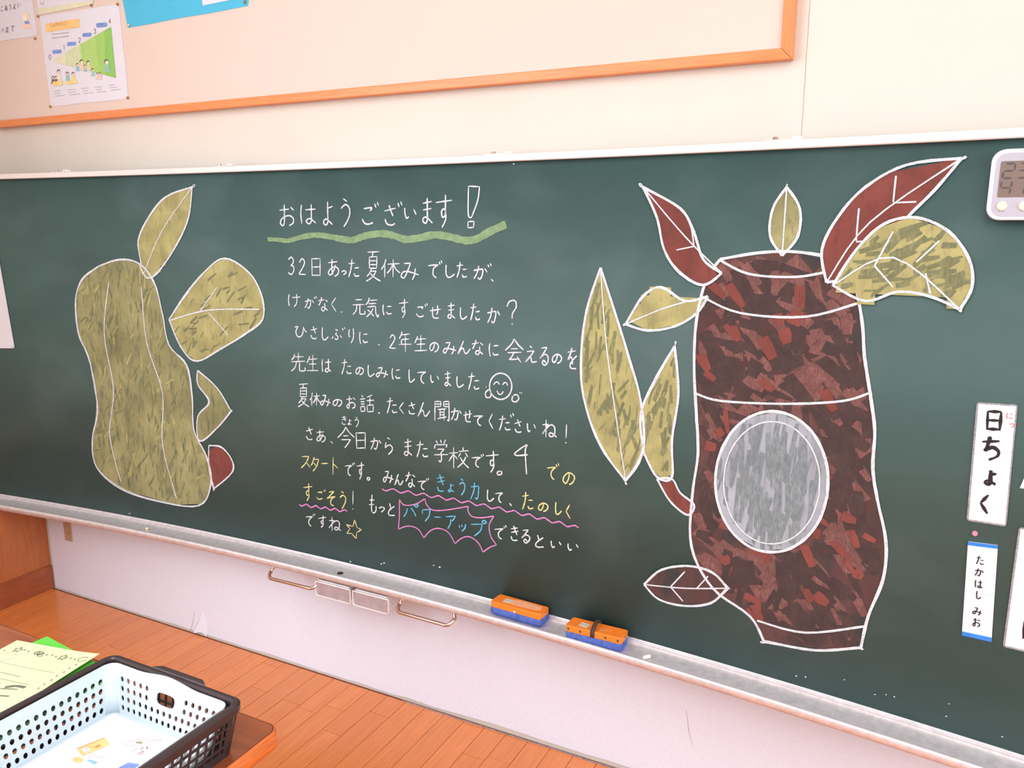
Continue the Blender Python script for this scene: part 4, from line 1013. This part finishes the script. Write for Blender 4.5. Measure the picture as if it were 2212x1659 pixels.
for ch, b_ in (('こ', (10, 190, 110, 400)), ('あ', (140, 160, 270, 380)), ('う', (290, 110, 390, 350)), ('え', (420, 90, 560, 320)), ('い', (580, 60, 700, 290)), ('ま', (-110, 950, 40, 1170)), ('い', (60, 920, 140, 1140)), ('ま', (150, 900, 330, 1130)), ('て', (340, 850, 500, 1090))):
    for st in glyph(ch): pline(m_, [J(b_[0]+(b_[2]-b_[0])*a/100, b_[1]+(b_[3]-b_[1])*c_/100) for a, c_ in st], .0022, .0014)
m_.build('lettering', 'ink_soft', t)
pfill([J(*p_) for p_ in circ(890, 560, 130, 150, 14)], 'print_skin', 'printed_head', t); pfill([J(*p_) for p_ in ((830, 730), (970, 720), (1010, 800), (860, 825))], 'print_blue', 'printed_collar', t, .0015)
pfill([J(*p_) for p_ in ((800, 830), (1010, 810), (1110, 960), (780, 970))], 'print_pink', 'printed_body', t)
t = pinned('notice_sheet', [(72, -40), (196, -60), (201.5, 10), (84.5, 32.5)], 'paper_cream' if 'paper_cream' in M else 'paper', 'pale green edged notice above the chart with the green wedge')
m_ = MB(); pline(m_, [J(1380, 60), (J(1380, 100)), J(1430, 150), J(1490, 110), J(1480, 40)], .0016, .0014); m_.build('lettering', 'ink_soft', t)
pfill([J(1250, 300), (200.8, 1), (201.2, 9.5), (84.8, 32)], 'band0', 'green_border', t, .0012)
t = pinned('blue_sheet', [(255, -60), (545, -60), (536, 13), (275.5, 60)], 'cyan_paper', 'sky blue paper sheet pinned at the top edge of the picture', 'paper')
pfill([(430, -40), (520, -40), (505, -1.5), (438, 12)], 'paper', 'white_note', t)
tacks = [((107.5, 230), 'gold', 'brass tack at the lower left corner of the green wedge chart'), ((275, 211), 'gold', 'brass tack at the lower right corner of the green wedge chart'), ((81, 35), 'gold', 'reddish tack at the upper left corner of the green wedge chart'),
         ((253, 9), 'gold', 'brass tack at the upper right corner of the green wedge chart'), ((75, 83), 'gold', 'brass tack under the corner of the notice with brown kana'), ((196, 11), 'gold', 'brass tack at the corner of the pale green edged notice'),
         ((277, 54), 'pin_white', 'pearly tack at the lower left corner of the sky blue sheet'), ((528, 4), 'gold', 'brass tack at the lower right corner of the sky blue sheet')]
for (a, b_), mt, lb in tacks:
    q = on_y(a, b_, SY-.004); t = thing('thumbtack', q, lb, 'tack', 'tacks in the felt pinboard')
    MB().cyl((q.x, SY+.006, q.z), (0, -1, 0), .0011, .009, 8).build('pin', 'gold', t)
    MB().cyl((q.x, SY-.003, q.z), (0, -1, 0), .0048, .0022, 14, .0030).build('head', mt, t, bevel=.0005)

# ------------------------------------------------------------------ desk
DZ = .70; DXR = -.832; DYB = .840; DXL = -2.05; DYF = .22
desk = thing('desk', ((DXL+DXR)/2, (DYB+DYF)/2, 0), 'brown wooden school desk with a rounded orange edge in the lower left corner', 'desk')
MB().prism(rrect(DXL+.010, DYF+.010, DXR-.010, DYB-.004, .018, 5), lambda p_: Vector((p_[0], p_[1], DZ)), lambda p_: Vector((p_[0], p_[1], DZ-.020))).build('desktop', 'desk_top', desk)
o = MB().prism(rrect(DXL+.0085, DYF+.0085, DXR-.0085, DYB-.0025, .0195, 5), lambda p_: Vector((p_[0], p_[1], DZ-.0006)), lambda p_: Vector((p_[0], p_[1], DZ-.021))).build('groove', 'desk_groove', desk)
outer = rrect(DXL, DYF, DXR, DYB, .026, 6); inner = rrect(DXL+.0087, DYF+.0087, DXR-.0087, DYB-.0027, .0193, 6)
m_ = MB(); n = len(outer); prof = [(1.0, -.0003), (.55, -.0008), (.2, -.003), (0, -.008), (0, -.020), (.3, -.026), (1.0, -.027)]
for k, z_ in prof:
    for i in range(n): m_.v.append((outer[i][0]*(1-k)+inner[i][0]*k, outer[i][1]*(1-k)+inner[i][1]*k, DZ+z_))
for r_ in range(len(prof)-1):
    for i in range(n): m_.f.append((r_*n+i, r_*n+(i+1) % n, (r_+1)*n+(i+1) % n, (r_+1)*n+i))
m_.build('edge_band', 'desk_edge', desk, smooth=True)
m_ = MB().box(DXL+.02, DXR-.02, DYF+.02, DYB-.02, DZ-.026, DZ-.0205); m_.build('underside', 'desk_groove', desk)
m_ = MB().box(DXL+.06, DXR-.14, DYF+.04, DYB-.04, DZ-.16, DZ-.027); m_.build('shelf_box', 'leg_metal', desk, bevel=.004)
for lx in (DXL+.06, DXR-.078):
    for ly in (DYF+.03, DYB-.025):
        MB().box(lx-.013, lx+.013, ly-.013, ly+.013, .0, DZ-.026).build('leg', 'leg_metal', desk, bevel=.003)

# ------------------------------------------------------------------ black lattice basket and the white basket in it
BXL, BXR, BYB, BYF = -1.136, -.842, .778, .372
bz0, bz1 = DZ, .781
bk = thing('basket', ((BXL+BXR)/2, (BYB+BYF)/2, DZ), 'dark brown plastic lattice basket holding a white perforated basket on the desk', 'basket')
def ringpts(x0, y0, x1, y1, r, z, n=6): return [(a, b_, z) for a, b_ in rrect(x0, y0, x1, y1, r, n)]
tp = .012
# rim: flat top with rolled outer edge
m_ = MB(); RP = [(0.000, -.012), (-.0004, -.003), (.003, .0), (.009, .0005), (.0125, -.002), (.013, -.008), (.011, -.012)]
rings = [ringpts(BXL+k, BYF+k, BXR-k, BYB-k, max(.004, .022-k), bz1+z_) for k, z_ in RP]; n = len(rings[0])
for r_ in rings: m_.v += r_
L = len(rings)
for r_ in range(L):
    for i in range(n): m_.f.append((r_*n+i, r_*n+(i+1) % n, ((r_+1) % L)*n+(i+1) % n, ((r_+1) % L)*n+i))
m_.build('rim', 'black_plastic', bk, smooth=False)
# raised grip on the short sides of the rim
for yy, sg in ((BYB, 1), (BYF, -1)):
    xm = (BXL+BXR)/2+.008; m_ = MB()
    pts = [(xm-.060, 0), (xm-.044, .010), (xm+.044, .010), (xm+.060, 0)]
    m_.prism([(a, yy+sg*(b_-.004)) for a, b_ in pts], lambda p_: Vector((p_[0], p_[1], bz1+.003)), lambda p_: Vector((p_[0], p_[1], bz1-.010)))
    m_.build('grip', 'black_plastic', bk, bevel=.0025)
def wallpt(side, u, z):                                            # point on the tapered basket wall
    k = (bz1-.010-z)/(bz1-.010-bz0)*tp+.006
    x0, y0, x1, y1 = BXL+k, BYF+k, BXR-k, BYB-k; r_ = .014
    if side == 'R': return Vector((x1, y0+r_+(y1-y0-2*r_)*u, z))
    if side == 'L': return Vector((x0, y0+r_+(y1-y0-2*r_)*u, z))
    if side == 'B': return Vector((x0+r_+(x1-x0-2*r_)*u, y1, z))
    return Vector((x0+r_+(x1-x0-2*r_)*u, y0, z))
def bar(m_, a, b_, w_, nrm, th=.0022):
    d_ = (b_-a).normalized(); s_ = d_.cross(nrm).normalized()*w_/2; q_ = nrm*th/2
    vs = [a-s_-q_, a+s_-q_, a+s_+q_, a-s_+q_, b_-s_-q_, b_+s_-q_, b_+s_+q_, b_-s_+q_]
    m_.add(vs, [(0, 1, 2, 3), (7, 6, 5, 4), (0, 4, 5, 1), (1, 5, 6, 2), (2, 6, 7, 3), (3, 7, 4, 0)])
NR = {'R': Vector((1, 0, 0)), 'L': Vector((-1, 0, 0)), 'B': Vector((0, 1, 0)), 'F': Vector((0, -1, 0))}
for sd in 'RLBF':
    m_ = MB()
    nc = 24 if sd in 'RL' else 16
    for i in range(nc+1):
        wdt = .0027 if 0 < i < nc else .014
        bar(m_, wallpt(sd, i/nc, bz0+.002), wallpt(sd, i/nc, bz1-.008), wdt, NR[sd])
    for j in range(5):
        z_ = bz0+.006+(bz1-.016-bz0-.006)*j/4
        bar(m_, wallpt(sd, 0, z_), wallpt(sd, 1, z_), .0022 if 0 < j < 4 else .008, NR[sd], .003)
    m_.build('lattice_side', 'black_plastic', bk)
for cx, cy, a0 in ((BXR, BYF, -90), (BXR, BYB, 0), (BXL, BYB, 90), (BXL, BYF, 180)):
    sx = -1 if cx == BXR else 1; sy = -1 if cy == BYB else 1
    rows = []; m_ = MB()
    for z_ in (bz0+.002, bz1-.010):
        k = (bz1-.010-z_)/(bz1-.010-bz0)*tp+.005
        c_ = (cx+sx*(k+.014), cy+sy*(k+.014)); rows.append([(c_[0]+.0145*math.cos(R(a0+15*q)), c_[1]+.0145*math.sin(R(a0+15*q)), z_) for q in range(7)])
    m_.add(rows[0]+rows[1], [(q, q+1, q+8, q+7) for q in range(6)])
    o = m_.build('corner_post', 'black_plastic', bk, smooth=True); s_ = o.modifiers.new('thick', 'SOLIDIFY'); s_.thickness = .0025
k = tp+.004
MB().prism(rrect(BXL+k, BYF+k, BXR-k, BYB-k, .014, 4), lambda p_: Vector((p_[0], p_[1], bz0+.003)), lambda p_: Vector((p_[0], p_[1], bz0))).build('base', 'black_plastic', bk)
# white inner basket with round holes
wx0, wx1, wy0, wy1 = -1.1185, -.8595, .392, .7625; wzb, wzt = .7045, .7775; wt = .020
wbk = thing('inner_basket', ((wx0+wx1)/2, (wy0+wy1)/2, wzb), 'pale white perforated plastic basket nested in the dark lattice basket', 'basket')
def wpt(side, s, z, off=0.):
    k = (wzt-z)/(wzt-wzb)*wt
    x0, y0, x1, y1 = wx0+k, wy0+k, wx1-k, wy1-k; r_ = .016
    if side == 'R': return Vector((x1, y0+r_+(y1-y0-2*r_)*s, z))
    if side == 'L': return Vector((x0, y0+r_+(y1-y0-2*r_)*s, z))
    if side == 'B': return Vector((x0+r_+(x1-x0-2*r_)*s, y1, z))
    return Vector((x0+r_+(x1-x0-2*r_)*s, y0, z))
def holed(side, ncol, handle):
    m_ = MB(); nrow = 4
    Ls = (wy1-wy0-.032) if side in 'RL' else (wx1-wx0-.032)
    vz = [wzb+.0045+i*.0136 for i in range(nrow+1)]
    du = 1.0/ncol; nseg = 12; rh = .0039
    def cell(u0, u1, z0, z1, hole=True, hx=None, hz=None, ov=None):
        P4 = [(u0, z0), (u1, z0), (u1, z1), (u0, z1)]
        if not hole: m_.add([wpt(side, *p_) for p_ in P4], [(0, 1, 2, 3)]); return
        cu, cz = (u0+u1)/2, (z0+z1)/2; ru = (hx or rh)/Ls; rz = hz or rh*1.03
        N = 16; sq = []
        for k in range(N):
            a = 2*math.pi*(k+.5)/N; c_, s_ = math.cos(a), math.sin(a); m2 = max(abs(c_), abs(s_))
            sq.append((cu+(u1-u0)/2*c_/m2, cz+(z1-z0)/2*s_/m2))
        # pull nearest samples onto the corners
        for (pu, pz) in P4:
            b2 = min(range(N), key=lambda i: abs((sq[i][0]-pu)/(u1-u0))+abs((sq[i][1]-pz)/(z1-z0))); sq[b2] = (pu, pz)
        if ov: ci = [(cu+ru*(abs(math.cos(2*math.pi*(k+.5)/N))**.5)*(1 if math.cos(2*math.pi*(k+.5)/N) > 0 else -1), cz+rz*(abs(math.sin(2*math.pi*(k+.5)/N))**.7)*(1 if math.sin(2*math.pi*(k+.5)/N) > 0 else -1)) for k in range(N)]
        else: ci = [(cu+ru*math.cos(2*math.pi*(k+.5)/N), cz+rz*math.sin(2*math.pi*(k+.5)/N)) for k in range(N)]
        m_.add([wpt(side, *p_) for p_ in sq+ci], [(k, (k+1) % N, N+(k+1) % N, N+k) for k in range(N)])
    h0, h1 = (ncol//2-2, ncol//2+2+ncol % 2) if handle else (99, 99)
    for c_ in range(ncol):
        for r_ in range(nrow):
            if handle and r_ >= 2 and h0 <= c_ < h1: continue
            cell(c_*du, (c_+1)*du, vz[r_], vz[r_+1])
    if handle: cell(h0*du, h1*du, vz[2], vz[4]-.001, True, .0215, .0092, True)
    # plain margins below and above, top edge swelling over the handle
    nb = ncol*2
    def top(u):
        if not handle: return wzt
        e = max(0, 1-abs(u-.5)/.30); return wzt+.006*(e*e*(3-2*e))
    for i in range(nb):
        u0, u1 = i/nb, (i+1)/nb
        zc = vz[4]-.001 if (handle and h0*du <= (u0+u1)/2 <= h1*du) else vz[4]
        m_.add([wpt(side, u0, wzb), wpt(side, u1, wzb), wpt(side, u1, vz[0]), wpt(side, u0, vz[0])], [(0, 1, 2, 3)])
        m_.add([wpt(side, u0, zc), wpt(side, u1, zc), wpt(side, u1, top(u1)), wpt(side, u0, top(u0))], [(0, 1, 2, 3)])
    o = m_.build('perforated_side', 'white_plastic', wbk); s_ = o.modifiers.new('thick', 'SOLIDIFY'); s_.thickness = .0018; s_.offset = 0
holed('B', 15, True); holed('F', 15, True); holed('L', 25, False); holed('R', 25, False)
for sx, sy, a0 in ((1, -1, -90), (1, 1, 0), (-1, 1, 90), (-1, -1, 180)):
    rows = []; m_ = MB()
    for z_ in (wzb, wzb+.025, wzb+.05, wzt):
        k = (wzt-z_)/(wzt-wzb)*wt; cx = (wx1-k-.016) if sx > 0 else (wx0+k+.016); cy = (wy1-k-.016) if sy > 0 else (wy0+k+.016)
        rows.append([(cx+.016*math.cos(R(a0+15*q)), cy+.016*math.sin(R(a0+15*q)), z_) for q in range(7)])
    m_.add([v for r_ in rows for v in r_], [(r_*7+q, r_*7+q+1, r_*7+q+8, r_*7+q+7) for r_ in range(3) for q in range(6)])
    o = m_.build('rounded_corner', 'white_plastic', wbk, smooth=True); s_ = o.modifiers.new('thick', 'SOLIDIFY'); s_.thickness = .0018; s_.offset = 0
MB().prism(rrect(wx0+wt, wy0+wt, wx1-wt, wy1-wt, .016, 5), lambda p_: Vector((p_[0], p_[1], wzb+.002)), lambda p_: Vector((p_[0], p_[1], wzb-.0005))).build('floor_panel', 'white_plastic', wbk)
# printed sheet in the basket
pz = wzb+.0034
t = thing('worksheet', (-.985, .58, pz), 'white printed worksheet with an orange banner lying in the white basket', 'paper')
MB().prism([(wx0+wt+.006, wy0+.03), (wx1-wt-.004, wy0+.03), (wx1-wt-.005, wy1-wt-.006), (wx0+wt+.008, wy1-wt-.007)], lambda p_: Vector((p_[0], p_[1], pz)), lambda p_: Vector((p_[0], p_[1], pz-.0008))).build('sheet', 'paper', t)
Z = lambda x_, y_: (130+x_/8.193, 1570+y_/8.193)
def dfill(pts, mat, name, parent, z, T=Z):
    m_ = MB(); q = [on_z(*T(a, b_), z) for a, b_ in pts]; tri = tessellate_polygon([[Vector((v.x, v.y, 0)) for v in q]]); m_.add(q, [tuple(t_) for t_ in tri]); return m_.build(name, mat, parent)
def dline(m_, pts, wd, z, T=Z):
    for sg in smooth_path(pts, 4):
        q = [on_z(*T(*s), z) for s in sg]; ribbon(m_, [(v.x, v.y) for v in q], wd, lambda X, Y: Vector((X, Y, z)), False)
dfill([(290, 390), (780, 192), (885, 312), (395, 520)], 'print_orange', 'banner', t, pz+.0003)
m_ = MB(); dline(m_, [(290, 388), (780, 192)], .0010, pz+.0006); m_.build('banner_edge', 'print_orange_deep', t)
dfill(circ(458, 410, 66, 50, 14), 'paper', 'banner_spot', t, pz+.0005)
m_ = MB(); dline(m_, [(430, 385), (470, 372), (446, 410)], .0006, pz+.0007); dline(m_, [(452, 440), (480, 430), (500, 440)], .0006, pz+.0007)
for i in range(6): dline(m_, [(500+i*52, 545+i*8), (590+i*46, 470+i*14)], .0004, pz+.0005)
m_.build('lettering', 'ink_soft', t)
dfill([(470, 590), (530, 578), (670, 625), (590, 660)], 'print_cyan', 'blue_print', t, pz+.0004)
dfill([(600, 352), (700, 312), (720, 335), (640, 366)], 'print_orange_deep', 'red_print', t, pz+.0006)
dfill(circ(310, 585, 95, 52, 14), 'print_orange', 'orange_blot', t, pz+.0003)
m_ = MB(); dline(m_, [(1180, 270), (1125, 290), (1130, 325), (1200, 330), (1310, 322), (1330, 300)], .0004, pz+.0005); dline(m_, [(1200, 265), (1330, 240), (1450, 225), (1600, 236), (1770, 224), (1770, 238), (1600, 255), (1530, 285), (1460, 296)], .0004, pz+.0005)
dline(m_, [(1380, 235), (1410, 196), (1440, 200)], .0004, pz+.0005); dline(m_, [(1260, 450), (1370, 372)], .0006, pz+.0005); dline(m_, [(1384, 352), (1430, 324)], .0005, pz+.0005)
dline(m_, [(1410, 408), (1470, 366), (1430, 360)], .0010, pz+.0005); dline(m_, [(1370, 490), (1440, 434), (1470, 436), (1420, 490)], .0010, pz+.0005); dline(m_, [(1520, 392), (1540, 346), (1552, 388)], .0010, pz+.0005)
tag(m_.build('line_drawing', 'ink_brown', t), kind='stuff')
dfill([(1345, 262), (1455, 260), (1440, 298), (1340, 290)], 'pencil', 'grey_print', t, pz+.0004)
bc = on_z(280, 1668, pz+.002)
o = MB().prism([(bc.x-.018, bc.y+.012), (bc.x-.002, bc.y+.0165), (bc.x+.016, bc.y-.002), (bc.x+.004, bc.y-.05), (bc.x-.03, bc.y-.05)], lambda p_: Vector((p_[0], p_[1], pz+.0035)), lambda p_: Vector((p_[0], p_[1], pz+.0008))).build('blue_card', 'print_blue_solid' if 'print_blue_solid' in M else 'print_blue')
tag(o, 'small blue card on the worksheet at the near end of the white basket', 'card')

# ------------------------------------------------------------------ folders and yellow worksheet left of the basket
def flat_rect(tl, ang, w_, h_, z, th, name, mat, parent, lift=None, N=8):
    ca, sa = math.cos(ang), math.sin(ang); m_ = MB()
    def Q(u, v, dz): 
        x_, y_ = u*w_, -v*h_
        l_ = lift(u, v) if lift else 0
        return (tl[0]+x_*ca-y_*sa, tl[1]+x_*sa+y_*ca, z+dz+l_)
    for dz in (0, -th):
        for i in range(N+1):
            for j in range(N+1): m_.v.append(Q(i/N, j/N, dz))
    K2 = (N+1)**2
    for i in range(N):
        for j in range(N):
            a = i*(N+1)+j; m_.f.append((a, a+1, a+N+2, a+N+1)); m_.f.append((K2+a, K2+a+N+1, K2+a+N+2, K2+a+1))
    for i in range(N):
        for (a, b_) in ((i, i+1), (N*(N+1)+i+1, N*(N+1)+i), ((i+1)*(N+1), i*(N+1)), (i*(N+1)+N, (i+1)*(N+1)+N)): m_.f.append((a, b_, b_+K2, a+K2))
    return m_.build(name, mat, parent), Q
FH = .240
t = thing('folder', (-1.31, .70, .7), 'bright green folder lying lowest beside the basket, with a grey clear sheet', 'folder', 'green folders in the stack beside the basket')
flat_rect((-1.402, .800), R(3), .215, FH, .7040, .0030, 'cover', 'green_dark', t); flat_rect((-1.397, .806), R(4), .2135, FH, .7056, .0008, 'clear_sheet', 'grey_sheet', t)
t = thing('folder', (-1.31, .70, .706), 'bright green folder in the middle of the stack beside the basket', 'folder', 'green folders in the stack beside the basket')
flat_rect((-1.408, .795), R(6), .222, FH, .7078, .0016, 'cover', 'green_folder', t); flat_rect((-1.408, .790), R(6.6), .218, FH, .7108, .0028, 'gap_shade', 'green_dark', t)  # dark slab on the cover stands in for shade between the folders
t = thing('folder', (-1.31, .70, .711), 'bright green folder with its corner showing behind the yellow sheet', 'folder', 'green folders in the stack beside the basket')
flat_rect((-1.403, .833), R(-6.5), .186, FH, .7150, .0012, 'cover', 'green_folder', t); flat_rect((-1.398, .806), R(4), .1960, FH, .7135, .0022, 'gap_shade', 'green_dark', t)  # dark slab under the cover paints the shaded gap below it
t = thing('yellow_worksheet', (-1.31, .70, .716), 'pale yellow printed sheet with a doodled border on top of the green folders', 'paper')
lift = lambda u, v: .0035*(max(0, u-.55)/.45)**2+.002*math.sin(v*3)
o, YQ = flat_rect((-1.4315, .7945), R(10.5), .187, .257, .7190, .0004, 'sheet', 'paper_yellow', t, lift, 12)
def yl(m_, pts, wd):
    for sg in smooth_path(pts, 3): ribbon(m_, [(a*.187, b_*.257) for a, b_ in sg], wd, lambda X, Y: Vector(YQ(X/.187, Y/.257, .0006)), False)
def ystar(m_, cu, cv, r_):
    pts = []
    for k in range(11):
        rr_ = r_ if k % 2 == 0 else r_*.45; a = -math.pi/2+k*math.pi/5
        pts += [(cu+rr_*math.cos(a), cv+rr_*math.sin(a)*.8)]*2
    yl(m_, pts[1:-1], .0012)
m_ = MB(); 
for cu, cv in ((.17, .105), (.70, .10)): ystar(m_, cu, cv, .045)
for cu, cv in ((.40, .10), (.43, .10), (.46, .115)): yl(m_, circ(cu, cv, .028, .020, 7), .0016)
yl(m_, circ(.92, .09, .045, .03, 10), .0010)
for k in range(12):
    u_ = .24+k*.055
    if k not in (2, 3, 8): yl(m_, circ(u_, .095+.008*(k % 2), .009, .006, 6), .0010)
for k in range(7): yl(m_, circ(.06-.01*(k % 2), .14+k*.055, .009, .006, 6), .0010); yl(m_, circ(.94-.01*(k % 2), .16+k*.05, .009, .006, 6), .0010)
tag(m_.build('doodle_border', 'pencil_dark', t), kind='stuff')
m_ = MB(); yl(m_, circ(.17, .20, .09, .055, 12), .0005); yl(m_, [(.16, .27), (.5, .275), (.85, .28)], .0006); yl(m_, [(.05, .36), (.3, .36)], .0012); yl(m_, [(.36, .37), (.6, .375)], .0012); yl(m_, [(.1, .42), (.8, .44)], .0008)
for k in range(14):
    u_ = random.uniform(.1, .85); v_ = random.uniform(.45, .9); yl(m_, [(u_, v_), (u_+.05, v_-.01), (u_+.09, v_+.012)], random.choice((.0008, .0014)))
tag(m_.build('pencil_lines', 'pencil', t), kind='stuff')
m_ = MB(); yl(m_, [(.62, .50), (.70, .47), (.80, .47)], .006); yl(m_, [(.58, .60), (.68, .585), (.78, .575)], .003); yl(m_, [(.60, .52), (.70, .505), (.76, .50)], .002); m_.build('printed_leaves', 'pencil_dark', t)
